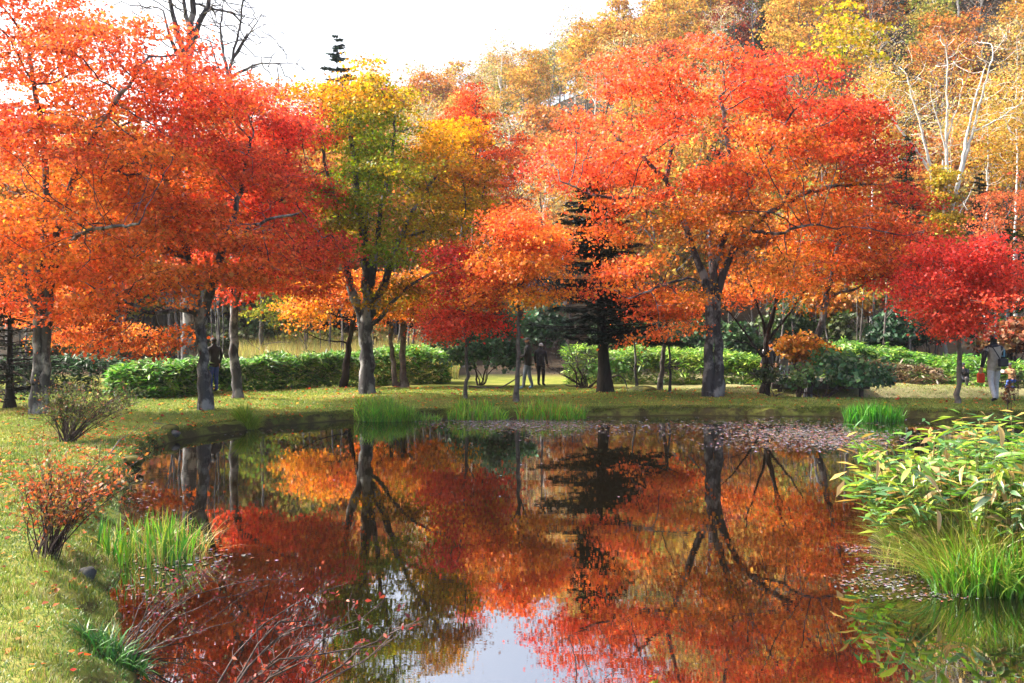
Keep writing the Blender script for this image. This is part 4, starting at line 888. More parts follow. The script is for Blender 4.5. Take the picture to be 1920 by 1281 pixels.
# ------------------------------------------------------------------ shrubs on the near bank
def shrub(name, label, base, nst, h, spread, cols, leaf, seed, lean=(0, 0), nleaf=60, bark=None, r=.009, twigs=5, z0=0.0, asp=.5, up=.3, fan=None, cat='shrub', crook=1.0):
    rg = np.random.default_rng(seed); root = empty(name, base, label, cat); V = [0, []]; F = []; pts = []; dirs = []
    for k in range(nst):
        a = rg.uniform(0, 6.28) if fan is None else rg.normal(fan[0], fan[1]); e = rg.uniform(.25, 1)**.7*spread; hh = h*rg.uniform(.65, 1.05)
        end = np.array([math.cos(a)*e+lean[0]*rg.uniform(.6, 1.1), math.sin(a)*e+lean[1]*rg.uniform(.6, 1.1), hh*(1-.25*(e/max(spread, .01)))])
        s = np.linspace(0, 1, 8)[:, None]; bow = rg.normal(0, .05*crook, 3)*h
        st = np.array([rg.normal(0, .05), rg.normal(0, .05), -.04])
        path = st+(end-st)*s+bow*np.sin(s*math.pi)+np.array([0, 0, .12*h])*np.sin(s*math.pi)+rg.normal(0, .008*h*crook, (8, 3))*np.linspace(.2, 1, 8)[:, None]
        rr = r*rg.uniform(.7, 1.3); tube(path, np.linspace(rr, rr*.3, 8), 5, V, F)
        for q in range(twigs):
            f = rg.uniform(.3, .95); i0 = f*7; p = path[int(i0)]*(1-i0 % 1)+path[min(7, int(i0)+1)]*(i0 % 1)
            dv = rg.normal(0, 1, 3)*[1, 1, .6]+(end-st)/np.linalg.norm(end-st)*.9+[0, 0, .4]; dv /= np.linalg.norm(dv); l = h*rg.uniform(.10, .30)
            tw = np.stack([p, p+dv*l*.5+rg.normal(0, .02, 3)*h, p+dv*l]); tube(tw, [rr*.4, rr*.3, rr*.15], 3, V, F)
            m = max(1, int(nleaf/twigs)); fr = rg.uniform(.1, 1.0, m)[:, None]; pts.append(tw[0]*(1-fr)+tw[2]*fr+rg.normal(0, .02*h, (m, 3))); dirs.append(np.repeat(dv[None], m, 0))
    tubes_obj('stems', V, F, bark or M_TWIG, root)['kind'] = 'stuff'
    if leaf > 0:
        C = np.concatenate(pts); D_ = np.concatenate(dirs); n = len(C)
        L = leaf*rg.uniform(.6, 1.3, n)
        tipv = D_+rg.normal(0, .7, (n, 3))
        tn = tipv/np.linalg.norm(tipv, axis=1, keepdims=True)
        v, f = leaf_quads(C+tn*L[:, None]*.5, rg.normal(0, .6, (n, 3))+[0, 0, up], tipv, L, L*asp, .08)
        mesh_obj('leaves', v, f, M_LEAF, root, col=jit(np.array(cols)[rg.integers(0, len(cols), n)], rg, .25, .12))
    return root
shrub('azalea_shrub', 'loose green azalea with fanning grey stems on the leaf-strewn bank', G(125, 832), 46, 1.22, 1.15, [lin(96, 112, 56), lin(80, 96, 50), lin(120, 130, 70), lin(140, 100, 70), lin(110, 120, 60)], .062, 501, lean=(.5, .2), nleaf=70, r=.012, twigs=8)
shrub('azalea_shrub', 'leggy azalea with small red-orange leaves beside the waterside reeds', G(88, 1046), 44, 1.02, .66, [lin(190, 92, 52), lin(170, 110, 56), lin(150, 120, 60), lin(205, 110, 60), lin(120, 110, 60)], .052, 502, lean=(.22, .2), nleaf=54, r=.008, twigs=7)
p = G(225, 1235); 
shrub('bare_azalea', 'nearly bare azalea reaching over the water from a tuft of bank grass', p, 15, .62, .55, [lin(150, 60, 66), lin(120, 60, 70), lin(110, 110, 80)], .034, 503, lean=(.85, .9), nleaf=44, r=.0055, twigs=9, crook=3.6)
p = np.array([-1.95, 5.75, gz(-1.95, 5.75)])
shrub('bare_azalea', 'leafless arching shrub with few dark red leaves over the open water', p, 13, .95, .48, [lin(165, 56, 56), lin(130, 60, 64), lin(185, 92, 70)], .042, 504, lean=(.95, .9), nleaf=24, r=.009, twigs=8, crook=3.0)
p = np.array([.68, 5.7, gz(.68, 5.7)])
shrub('green_sprig_shrub', 'small shrub with fresh green leaf tips rising from below the water edge', p, 10, .42, .26, [lin(130, 170, 44), lin(160, 170, 50), lin(190, 110, 60)], .048, 505, lean=(.18, .9), nleaf=16, r=.007, twigs=4, asp=.55)
shrub('withered_plant', 'withered brown plant with curled leaves at the water edge beside the walking person', G(1893, 776), 4, .95, .12, [lin(120, 78, 44), lin(100, 62, 38)], .09, 506, nleaf=30, r=.008, twigs=6)
shrub('dry_flower_plant', 'dry seed-headed plant standing in front of the kneeling person', G(1902, 752), 5, .95, .18, [lin(130, 110, 100), lin(110, 95, 85)], .06, 507, nleaf=34, r=.008, twigs=7)
# fallen sticks
def stick(name, label, pts, r):
    V = [0, []]; F = []; tube(resample(np.array(pts), .06), np.linspace(r, r*.4, len(resample(np.array(pts), .06))), 6, V, F)
    o = tubes_obj(name, V, F, M_BARK_PALE, None); return tag(o, label, 'stick')
a = G(200, 858); b_ = G(262, 812)
stick('fallen_branch', 'bent grey branch sticking up from the leaf-strewn bank', [a-[0, 0, .02], a*.6+b_*.4+[-.05, 0, .10], b_+[0, 0, .12]], .014)
stick('fallen_branch', 'short straight stick lying on the lawn near the two-stemmed maple', [G(54, 786)+[0, 0, .012], G(76, 786)+[0, 0, .012]], .018)
stick('fallen_branch', 'short pale stick lying on the lawn near the pond stones', [G(288, 794)+[0, 0, .012], G(308, 796)+[0, 0, .012]], .015)
# fallen crooked boughs under the bushes
a = G(800, 728); b_ = G(935, 728)
stick('fallen_bough', 'long dark crooked bough lying on the lawn behind the crimson young maple', [P(878, 724, 32), P(910, 727, 32), P(940, 727, 32), P(975, 706, 32.2), P(1000, 690, 32.3)], .035)
a = G(1165, 712)
stick('fallen_bough', 'arched dark bough rooted beside the buttressed spruce', [P(1145, 708, 30), P(1160, 703, 30), P(1172, 712, 30), P(1177, 733, 30)], .03)
# ------------------------------------------------------------------ stones
def stone(label, c, r, seed, mat):
    rg = np.random.default_rng(seed); nu, nv = 14, 9; vs = []
    dirs = rg.normal(0, 1, (9, 3)); dirs /= np.linalg.norm(dirs, axis=1, keepdims=True); cut = rg.uniform(.72, .95, 9)
    for j in range(nv):
        ph = math.pi*j/(nv-1)
        for i in range(nu):
            th = 2*math.pi*i/nu; u = np.array([math.sin(ph)*math.cos(th), math.sin(ph)*math.sin(th), math.cos(ph)])
            k = min(1.0, *[cu/max(1e-3, float(u@dv)) if u@dv > 0 else 9 for cu, dv in zip(cut, dirs)]); vs.append(u*k*(1+.04*rg.normal())*np.array(r))
    f = [[j*nu+i, j*nu+(i+1) % nu, (j+1)*nu+(i+1) % nu, (j+1)*nu+i] for j in range(nv-1) for i in range(nu)]
    o = mesh_obj('bank_stone', np.array(vs), np.array(f), mat, smooth_shade=True); o.location = tuple(c); return tag(o, label, 'stone')
M_STONE = bark_mat('stone', (0.015, .015, .015), (.045, .045, .045), (.09, .09, .085), .6, (3, 3, 3), .5)
M_MOSSY = bark_mat('mossy_stone', (0.012, .014, .006), (.035, .04, .012), (.09, .08, .018), .55, (4, 4, 4), .6)
stone('grey wet stone at the pond corner below the forked maple', G(328, 818)+[0, 0, .02], (.12, .10, .08), 1, M_STONE)
stone('mossy stone with yellow moss beside the grey wet stone', G(318, 806)+[0, 0, .02], (.20, .14, .10), 2, M_MOSSY)
stone('smooth grey stone at the water under the leggy azalea', G(152, 1078)+[.06, 0, -.02], (.10, .12, .09), 3, M_STONE)
stone('low mossy stone on the leaf-strewn waterside', G(246, 868)+[0, 0, .02], (.22, .18, .10), 4, M_MOSSY)
stone('brown earthy mound beside the thin straight sapling', G(1205, 733)+[0, 0, .0], (.45, .3, .16), 5, M_MOSSY)
# ------------------------------------------------------------------ reeds, tufts, sedge
GR = [lin(100, 175, 40, .85), lin(130, 190, 44, .85), lin(84, 155, 44, .8), lin(165, 195, 60, .85)]
def tuft(name, label, cen, rx, ry, n, h, lean, w, cols, seed, cat='grass tuft', out=0.0, segs=4, water=False, curl=1.0):
    rg = np.random.default_rng(seed); an = rg.uniform(0, 6.28, n); r = np.sqrt(rg.random(n))
    bx, by = cen[0]+rx*r*np.cos(an), cen[1]+ry*r*np.sin(an)
    bz = ground_z(bx, by)-.02
    if water: bz = np.maximum(bz, -.05)
    base = np.stack([bx, by, bz], 1)
    hh = h*rg.uniform(.55, 1.1, n)*(1-.3*r); ln = rg.normal(0, lean, (n, 2))+np.stack([np.cos(an), np.sin(an)], 1)*(r*out)[:, None]
    v, f, c = blades(base, hh, ln, w*rg.uniform(.6, 1.2, n), jit(np.array(cols)[rg.integers(0, len(cols), n)], rg, .2, .1), rg, segs=segs, curl=curl)
    o = mesh_obj(name, v, f, M_GRASS, None, col=c, origin=cen); o.location = tuple(cen); return tag(o, label, cat)
tuft('grass_tuft', 'bright yellow-green sedge tuft at the pond edge below the bright red maple', G(458, 800)+[0, .15, 0], .22, .16, 520, .58, .10, .012, [lin(150, 185, 40), lin(120, 165, 40), lin(175, 190, 60)], 601, out=.35)
tuft('iris_clump', 'fine green iris clump in front of the forked lichen-covered trunk', P(722, 786, 24.0)*[1, 1, 0], .75, .35, 1300, .66, .16, .016, GR+[lin(160, 160, 80)], 602, water=True)
tuft('iris_clump', 'green iris clump in front of the crimson young maple', P(895, 784, 24.2)*[1, 1, 0], .75, .28, 800, .52, .10, .019, GR+[lin(170, 150, 60)], 603, water=True)
tuft('iris_clump', 'green iris clump with brown tips beside the orange sapling', P(1035, 784, 24.3)*[1, 1, 0], .85, .28, 950, .58, .12, .019, GR+[lin(190, 140, 60)], 604, water=True)
tuft('iris_clump', 'upright vivid green iris clump at the bank below the creek pool', P(1638, 788, 23.9)*[1, 1, 0], .72, .26, 620, .62, .10, .026, [lin(84, 175, 34, .75), lin(120, 190, 44, .75), lin(66, 150, 40, .7)], 605, water=True)
tuft('iris_clump', 'sparse iris blades between two iris clumps on the far bank', P(790, 784, 24.1)*[1, 1, 0], .5, .2, 120, .35, .08, .015, GR, 606, water=True)
tuft('iris_clump', 'tall green iris clump standing in shallow water beside the leggy azalea', P(285, 1042, 11.5)*[1, 1, 0], .60, .55, 190, .66, .08, .022, [lin(84, 160, 40), lin(120, 180, 44), lin(150, 175, 50), lin(70, 135, 44)], 607, water=True)
tuft('dry_grass', 'thin straw coloured grass mixed through the waterside iris', P(300, 1030, 11.6)*[1, 1, 0], .65, .6, 260, .66, .26, .008, [lin(200, 190, 110), lin(190, 170, 90), lin(150, 170, 60)], 608, water=True)
tuft('sedge_tuft', 'arching yellow-green sedge at the foot of the broad-leaved bamboo', np.array([4.95, 10.55, 0.05]), .55, .36, 1500, .85, .22, .011, [lin(150, 180, 50), lin(176, 186, 80), lin(120, 165, 44), lin(195, 180, 100)], 609, out=.55, segs=5, water=True)
tuft('sedge_tuft', 'loose yellowish sedge on the bank where the bamboo leans over the water', np.array([4.58, 11.25, 0.05]), .34, .50, 900, .55, .20, .010, [lin(165, 180, 70), lin(190, 180, 110), lin(120, 160, 50)], 613, out=.35, segs=5, water=True)
tuft('sedge_tuft', 'coarse bright green sedge blades standing in front of the bamboo', np.array([5.1, 10.05, 0.0]), .85, .22, 420, .70, .14, .019, [lin(110, 175, 40), lin(84, 150, 40), lin(150, 185, 60)], 610, out=.2, segs=5, water=True)
tuft('sedge_tuft', 'straw and green sedge tuft at the near water edge under the arching shrub', np.array([-1.08, 6.0, 0.0]), .36, .22, 240, .48, .26, .009, [lin(170, 185, 60), lin(200, 190, 110), lin(120, 160, 50)], 611, out=.3, segs=6, water=True)
tuft('grass_tuft', 'dark green grass tuft on the bank at the foot of the nearly bare azalea', G(215, 1240), .28, .24, 260, .30, .13, .016, [lin(70, 130, 50), lin(50, 100, 50), lin(90, 140, 60)], 612, out=.15)
# bank fringe, lawn blades, mossy grass on the near bank
rg = np.random.default_rng(620)
def scatter_ground(n, x0, x1, y0, y1, smin, smax, rg, pw=1.0):
    x = rg.uniform(x0, x1, n); y = rg.uniform(y0, y1, n)
    s = sdist(x, y); k = (s > smin) & (s < smax)
    k &= np.abs(x)/np.maximum(y, .1) < .60
    return x[k], y[k]
x, y = scatter_ground(900000, -9.5, 14.6, 19, 25.5, .03, .34, rg); k = np.arange(len(x)) < 34000; x, y = x[k], y[k]; n = len(x)
base = np.stack([x, y, ground_z(x, y)-.01], 1)
# overhanging fringe leans toward the water
ln = rg.normal(0, .05, (n, 2)); ln[:, 1] -= .025
v, f, c = blades(base, rg.uniform(.025, .075, n), ln, rg.uniform(.007, .014, n), jit(np.array([lin(90, 120, 40), lin(120, 140, 44), lin(70, 96, 36), lin(150, 150, 60)])[rg.integers(0, 4, n)], rg), rg, segs=2)
tag(mesh_obj('bank_grass', v, f, M_GRASS, col=c), 'rough grass fringe hanging over the far pond bank', 'grass', kind='stuff')
x, y = scatter_ground(430000, -9.5, -1.6, 5.2, 20, -.16, 4.2, rg); k = rg.random(len(x)) < np.clip(9.5/y, .25, 1)**1.6; x, y = x[k], y[k]; n = len(x)
base = np.stack([x, y, ground_z(x, y)-.006], 1)
pt = vnoise(x*2.2, y*2.2, 31)+.6*vnoise(x*6, y*6, 32)
pal = np.array([lin(80, 122, 50), lin(112, 145, 56), lin(148, 160, 60), lin(180, 180, 120)])
ci = np.clip(((pt+.5)*3.2+rg.normal(0, .7, n)).astype(int), 0, 3)
v, f, c = blades(base, rg.uniform(.015, .05, n)*(1+.8*(pt > .1)), rg.normal(0, .022, (n, 2)), rg.uniform(.005, .011, n)*np.clip(y/8, 1, 2.2), jit(pal[ci], rg), rg, segs=2)
tag(mesh_obj('mossy_grass', v, f, M_GRASS, col=c), 'short mossy grass covering the near bank', 'grass', kind='stuff')
x, y = scatter_ground(170000, -14.5, 15, 18, 32, .1, 14, rg); n = len(x)
base = np.stack([x, y, ground_z(x, y)-.006], 1); pt = vnoise(x*.5, y*.5, 33)+.5*vnoise(x*2, y*2, 34)
pal = np.array([lin(90, 128, 42, .72), lin(115, 150, 46, .72), lin(148, 165, 54, .72), lin(170, 160, 70, .72)])
ci = np.clip(((pt+.5)*3.0+rg.normal(0, .6, n)).astype(int), 0, 3)
v, f, c = blades(base, rg.uniform(.02, .06, n), rg.normal(0, .02, (n, 2)), rg.uniform(.012, .022, n), jit(pal[ci], rg), rg, segs=2)
tag(mesh_obj('lawn_grass', v, f, M_GRASS, col=c), 'mown lawn grass on the far side of the pond', 'grass', kind='stuff')
# fallen maple leaves
def litter(n, x0, x1, y0, y1, s0, s1, size, seed, dens=None):
    rg = np.random.default_rng(seed); x, y = scatter_ground(n, x0, x1, y0, y1, s0, s1, rg)
    if dens is not None:
        k = rg.random(len(x)) < dens(x, y); x, y = x[k], y[k]
    m = len(x); C = np.stack([x, y, ground_z(x, y)+rg.uniform(.012, .04, m)], 1)
    L = size*rg.uniform(.7, 1.25, m); v, f = leaf_quads(C, rg.normal(0, .3, (m, 3))+[0, 0, 1], rg.normal(0, 1, (m, 3)), L, L*.9, .1)
    return v, f, jit(np.array([lin(226, 110, 50), lin(200, 70, 50), lin(230, 150, 60), lin(215, 130, 80), lin(160, 70, 50), lin(225, 180, 80)])[rg.integers(0, 6, m)], rg)
parts = [litter(9000, -10, -3.6, 11, 23, .0, 4.8, .075, 631, lambda x, y: .05+.95*smooth(11, 14, y)*(1-smooth(18.5, 21.5, y))*np.clip(.5+1.5*vnoise(x*.9, y*.9, 41), 0, 1)),
         litter(2600, -16, 15, 19, 33, .1, 12, .085, 632), litter(500, -6, -1.6, 5.2, 12, .1, 3.4, .06, 633), litter(700, -7.3, -3, 19, 23.5, -.1, .3, .075, 634)]
off = 0; vs, fs, cs = [], [], []
for v, f, c in parts: vs.append(v); fs.append(f+off); cs.append(c); off += len(v)
tag(mesh_obj('fallen_leaves', np.concatenate(vs), np.concatenate(fs), M_LEAF, col=np.concatenate(cs)), 'fallen orange and red maple leaves strewn over the grass', 'leaves', kind='stuff')
# floating leaves and pads on the water
M_PAD = leaf_mat('floating_leaf', .05, .42, .18)
def floats(n, cpx, cpy, spx, spy, size, rg, cols):
    px = rg.normal(cpx, spx, n); py = rg.normal(cpy, spy, n); py = np.maximum(py, 783)
    d = CAM_Z*FPX/(py-YH); x = (px-960)/FPX*d; k = (sdist(x, d) < -.03) & (d < 25); x, d = x[k], d[k]; m = len(x)
    C = np.stack([x, d, np.full(m, .006)+rg.uniform(0, .004, m)], 1); L = size*.66*rg.uniform(.4, 1.5, m)
    v, f = leaf_quads(C, rg.normal(0, .035, (m, 3))+[0, 0, 1], rg.normal(0, 1, (m, 3))*[1, 1, 0], L, L*.75, .02)
    return v, f, jit(np.array(cols)[rg.integers(0, len(cols), m)], rg)
rg = np.random.default_rng(640)
PC = [lin(145, 138, 150), lin(155, 148, 165), lin(115, 105, 112), lin(165, 110, 90), lin(105, 112, 90)]  # lilac greys put the sky's sheen into the leaf colour
for nm, lab, sets in [
  ('floating_leaves', 'raft of floating leaves coloured pinkish grey like sky sheen in front of the iris clumps', [(2200, 980, 797, 70, 6, .10), (700, 900, 792, 60, 4, .10), (500, 1090, 806, 80, 9, .09)]),
  ('floating_leaves', 'wide raft of floating leaves mirrored under the dark bare tree', [(2400, 1500, 815, 80, 10, .10), (1300, 1590, 828, 50, 8, .09), (800, 1400, 800, 130, 9, .09), (500, 1480, 838, 90, 6, .08)]),
  ('floating_leaves', 'floating leaves gathered round the waterside iris', [(420, 250, 1010, 60, 22, .08), (260, 330, 1045, 70, 12, .08), (90, 280, 1100, 60, 40, .07), (120, 260, 920, 30, 20, .07)]),
  ('floating_leaves', 'floating leaves and scum below the broad-leaved bamboo', [(300, 1650, 1095, 50, 8, .055), (200, 1760, 1118, 80, 6, .05), (120, 1610, 1030, 26, 4, .05), (140, 1640, 1065, 26, 8, .05)]),
  ('floating_leaves', 'scattered single leaves drifting along the far bank', [(700, 1250, 800, 300, 12, .08), (260, 480, 808, 60, 6, .07), (120, 1100, 880, 300, 40, .06)])]:
    vs, fs, cs, off = [], [], [], 0
    for q in sets:
        v, f, c = floats(*q, rg, PC); vs.append(v); fs.append(f+off); cs.append(c); off += len(v)
    tag(mesh_obj(nm, np.concatenate(vs), np.concatenate(fs), M_PAD, col=np.concatenate(cs)), lab, 'floating leaves', kind='stuff')

# ------------------------------------------------------------------ broad-leaved bamboo in front of the camera: every leaf its own piece
def broad_leaf_mesh(nm, col, edge, L=.235, W=.062, curl=.3, seed=0):
    ns = 7; s = np.linspace(0, 1, ns); w = W*.5*np.sin(np.pi*np.clip(s*.93+.05, 0, 1))**.75*(1-.25*s); w[0] = .003; w[-1] = .001
    z = -curl*L*s**2; vs = []
    for i in range(ns):
        for k, q in enumerate((-1, -.8, 0, .8, 1)):
            vs.append((s[i]*L, q*w[i], z[i]+abs(q)*w[i]*.35))
    f = []; cl = []; rr = np.random.default_rng(seed)
    for i in range(ns-1):
        for k in range(4):
            f.append([i*5+k, i*5+k+1, (i+1)*5+k+1, (i+1)*5+k]); cl.append((edge if k in (0, 3) else col)*(1+.05*rr.normal()))
    o = mesh_obj(nm, np.array(vs), np.array(f), M_BROAD, None, col=np.array(cl), smooth_shade=True); me = o.data; bpy.data.objects.remove(o); return me
LV = [broad_leaf_mesh('leaf', lin(*c), lin(*e), seed=i, curl=cu) for i, (c, e, cu) in enumerate([
   ((120, 175, 46), (150, 190, 70), .25), ((150, 190, 54), (175, 200, 80), .15), ((96, 150, 74), (150, 180, 120), .3), ((84, 136, 84), (140, 172, 128), .2), ((176, 196, 60), (205, 205, 100), .3),
   ((214, 180, 90), (220, 190, 120), .5), ((200, 165, 110), (215, 190, 140), .7), ((110, 165, 60), (190, 190, 110), .35)])]
LW = np.array([.17, .17, .15, .14, .10, .09, .09, .09])
root = empty('broad_leaved_bamboo', (5.2, 11.6, .25), 'broad-leaved dwarf bamboo clump with fresh green and dried leaves on the near bank', 'bamboo')
rg = np.random.default_rng(700); V = [0, []]; F = []; cand = []
for k in range(1150):
    x = 4.05+2.9*rg.random()**1.3; y = rg.uniform(10.3, 14.2)
    if sdist(np.array([x]), np.array([y]))[0] < -.04: continue
    g = gz(x, y); ht = rg.uniform(.40, 1.25)*(.66+.34*smooth(4.0, 4.9, x))
    out_ = np.array([-.42 if x < 4.9 else rg.normal(0, .12), -.28 if y < 11.2 else rg.normal(0, .12)])*rg.uniform(.3, 1.3)
    tp = np.array([x+out_[0], y+out_[1], g+ht]); b0 = np.array([x, y, g-.03])
    path = np.stack([b0, b0*.5+tp*.5+[0, 0, .05], b0*.12+tp*.88+[0, 0, .02]]); tube(path, [.005, .0045, .003], 4, V, F)
    for q in range(int(rg.integers(6, 9))):
        f = rg.uniform(.35, 1.0); p = b0*(1-f)+tp*f+[0, 0, .05*math.sin(math.pi*f)]
        a = rg.uniform(0, 6.28); cand.append((p, a, rg.uniform(-.5, .7), rg.uniform(.5, 1.3), rg.normal(0, .55)))
tubes_obj('stems', V, F, M_STRAW, root, origin=(5.2, 11.6, .25))['kind'] = 'stuff'
org = np.array([5.2, 11.6, .25])
def score(c):
    p = c[0]; return p[1]-1.2*p[2]+(100 if abs(p[0]/p[1]) > .53 else 0)
cand.sort(key=score)
rest = []
for i, (p, a, el, sc, roll) in enumerate(cand):
    li = int(rg.choice(8, p=LW/LW.sum()))
    if i < 300:
        o = bpy.data.objects.new('leaf', LV[li]); COL.objects.link(o); o.parent = root
        o.location = tuple(p-org); o.rotation_euler = (roll, -el+.15, a); o.scale = (sc, sc*rg.uniform(.85, 1.15), sc)
    else: rest.append((p, a, el, sc, li))
C = np.array([r[0] for r in rest]); a = np.array([r[1] for r in rest]); el = np.array([r[2] for r in rest]); sc = np.array([r[3] for r in rest])
tipv = np.stack([np.cos(a)*np.cos(el), np.sin(a)*np.cos(el), np.sin(el)-.2], 1); cl = np.array([lin(110, 165, 50), lin(150, 190, 54), lin(100, 150, 84), lin(90, 140, 86), lin(176, 196, 60), lin(210, 178, 92), lin(200, 165, 110), lin(120, 165, 60)])[[r[4] for r in rest]]
v, f = leaf_quads(C+tipv*(sc*.13)[:, None], rg.normal(0, .3, (len(C), 3))+[0, 0, 1], tipv, .235*sc, .062*sc, .06)
o = mesh_obj('foliage', v, f, M_GLOSSY, root, col=jit(cl, rg, .12, .06), origin=org); o['kind'] = 'stuff'
tuft('dry_grass', 'dry tan stalks and withered blades inside the broad-leaved bamboo', np.array([5.0, 11.1, .2]), .85, .8, 700, .55, .18, .009, [lin(200, 175, 120), lin(170, 140, 90), lin(150, 160, 70)], 701, water=True)
# ------------------------------------------------------------------ people
def flat(name, col, rough=.8, bump=0.0):
    m, t, out = newmat(name); b = t.nodes.new('ShaderNodeBsdfPrincipled'); b.inputs['Roughness'].default_value = rough
    tc = t.nodes.new('ShaderNodeTexCoord'); n = noise_node(t, 14, 4, .6, tc.outputs['Object'])
    r = ramp_node(t, n.outputs['Fac'], [(.3, tuple(np.array(col)*.8)), (.7, tuple(np.minimum(np.array(col)*1.15, 1)))])
    t.links.new(r.outputs[0], b.inputs['Base Color'])
    bp = t.nodes.new('ShaderNodeBump'); bp.inputs['Strength'].default_value = .25; bp.inputs['Distance'].default_value = .02
    t.links.new(n.outputs['Fac'], bp.inputs['Height']); t.links.new(bp.outputs[0], b.inputs['Normal'])
    t.links.new(b.outputs[0], out.inputs[0]); return m
MC = {k: flat('cloth_'+k, tuple(lin(*c))) for k, c in dict(beige=(178, 172, 165), navy=(28, 34, 52), black=(20, 20, 24), pale=(196, 200, 212), bluegrey=(120, 134, 156), jeans=(50, 84, 170), tan=(176, 130, 90),
     skin=(214, 160, 130), cap=(130, 112, 104), white=(225, 225, 228), red=(255, 84, 44), sky=(110, 170, 205), grey=(90, 90, 96), hair=(24, 20, 18), shoe=(30, 30, 34), blueshoe=(130, 170, 200)).items()}
BONES = [('pelvis', 'waist', 'top'), ('waist', 'chest', 'top'), ('chest', 'neck', 'top'), ('neck', 'head0', 'skin'), ('head0', 'head1', 'skin'), ('head1', 'head2', 'skin')]
for s_ in 'lr':
    BONES += [('chest', 'sh_'+s_, 'top'), ('sh_'+s_, 'el_'+s_, 'sleeve'), ('el_'+s_, 'wr_'+s_, 'sleeve'), ('wr_'+s_, 'ha_'+s_, 'skin'),
              ('pelvis', 'hip_'+s_, 'legs'), ('hip_'+s_, 'kn_'+s_, 'legs'), ('kn_'+s_, 'an_'+s_, 'legs'), ('an_'+s_, 'toe_'+s_, 'shoe')]
RAD = dict(pelvis=(.165, .125), waist=(.165, .125), chest=(.19, .13), neck=(.06, .06), head0=(.062, .075), head1=(.078, .098), head2=(.062, .075),
  sh=(.075, .075), el=(.055, .055), wr=(.042, .042), ha=(.034, .034), hip=(.105, .105), kn=(.072, .072), an=(.052, .052), toe=(.042, .038))
def body(root, J, mats, bulk=1.0):
    names = list(J); idx = {n: i for i, n in enumerate(names)}
    me = bpy.data.meshes.new('body'); me.from_pydata([J[n] for n in names], [(idx[a], idx[b]) for a, b, _ in BONES], [])
    o = bpy.data.objects.new('body', me); COL.objects.link(o)
    sk = o.modifiers.new('skin', 'SKIN'); sk.use_smooth_shade = True; sk.branch_smoothing = .4
    for i, n in enumerate(names):
        r = RAD[n.split('_')[0]]; k = bulk if n in ('pelvis', 'waist', 'chest') or n[:2] in ('sh', 'el', 'wr') else 1
        me.skin_vertices[0].data[i].radius = (r[0]*k, r[1]*k); me.skin_vertices[0].data[i].use_root = (n == 'pelvis')
    sb = o.modifiers.new('sub', 'SUBSURF'); sb.levels = 1; sb.render_levels = 1
    dg = bpy.context.evaluated_depsgraph_get(); ev = o.evaluated_get(dg); em = bpy.data.meshes.new_from_object(ev)
    bpy.data.objects.remove(o)
    V0 = np.array([v.co for v in em.vertices]); polys = [list(p.vertices) for p in em.polygons]
    segs = [(np.array(J[a]), np.array(J[b]), tg) for a, b, tg in BONES]; keys = list(mats)
    midx = []
    for p in polys:
        c = V0[p].mean(0); best = 9; tg = 'top'
        for a, b, t_ in segs:
            ab = b-a; q = np.clip((c-a)@ab/(ab@ab+1e-9), 0, 1); dd = np.linalg.norm(c-a-q*ab)-(.06 if t_ == 'top' else 0)
            if dd < best: best, tg = dd, t_
        if tg == 'top' and 'yoke' in mats and c[2] > J['chest'][2]+.055: tg = 'yoke'
        if tg == 'legs' and c[2] > J['pelvis'][2]-.10 and J['kn_l'][2] < J['pelvis'][2]-.3: tg = 'top'
        midx.append(keys.index(tg if tg in mats else 'top'))
    verts = [V0]; F4 = [p for p in polys if len(p) == 4]; m4 = [m for p, m in zip(polys, midx) if len(p) == 4]; F3 = [p for p in polys if len(p) == 3]; m3 = [m for p, m in zip(polys, midx) if len(p) == 3]
    # fingers, nose: short tapered chains rooted inside the body surface
    V = [len(V0), []]; F = []
    for s_ in 'lr':
        w, h = np.array(J['wr_'+s_]), np.array(J['ha_'+s_]); ax = (h-w)/np.linalg.norm(h-w); side = np.cross(ax, [0, 1, .2]); side /= np.linalg.norm(side)+1e-9; nrm = np.cross(side, ax)
        for k, ln in enumerate((.075, .085, .08, .06)):
            p0 = h+side*(k-1.5)*.018; p1 = p0+ax*ln*.55-nrm*.01; tube(np.stack([p0, p1, p1+ax*ln*.4-nrm*.03]), [.010, .009, .006], 5, V, F)
        p0 = w*.4+h*.6+side*.02; tube(np.stack([p0, p0+side*.03+ax*.03, p0+side*.035+ax*.065]), [.011, .010, .007], 5, V, F)
    hd = np.array(J['head1']); fd = hd-np.array(J['head0']); up_ = fd/np.linalg.norm(fd); fw = np.array(J.get('_face', (0, 1, 0)))
    n0 = hd-up_*.01+fw*.085; tube(np.stack([n0+up_*.03, n0+fw*.022-up_*.012, n0-up_*.02]), [.008, .013, .006], 5, V, F)
    nf = sum(len(f) for f in F)
    allF = [np.array(F4)]+[np.concatenate(F)]; mi = m4+[keys.index('skin')]*nf
    if F3: allF.append(np.array(F3)); mi = mi+m3
    return mesh_obj('body', np.concatenate([V0]+V[1]), allF, None, root, smooth_shade=True, mats=[MC[mats[k]] for k in keys], midx=mi)
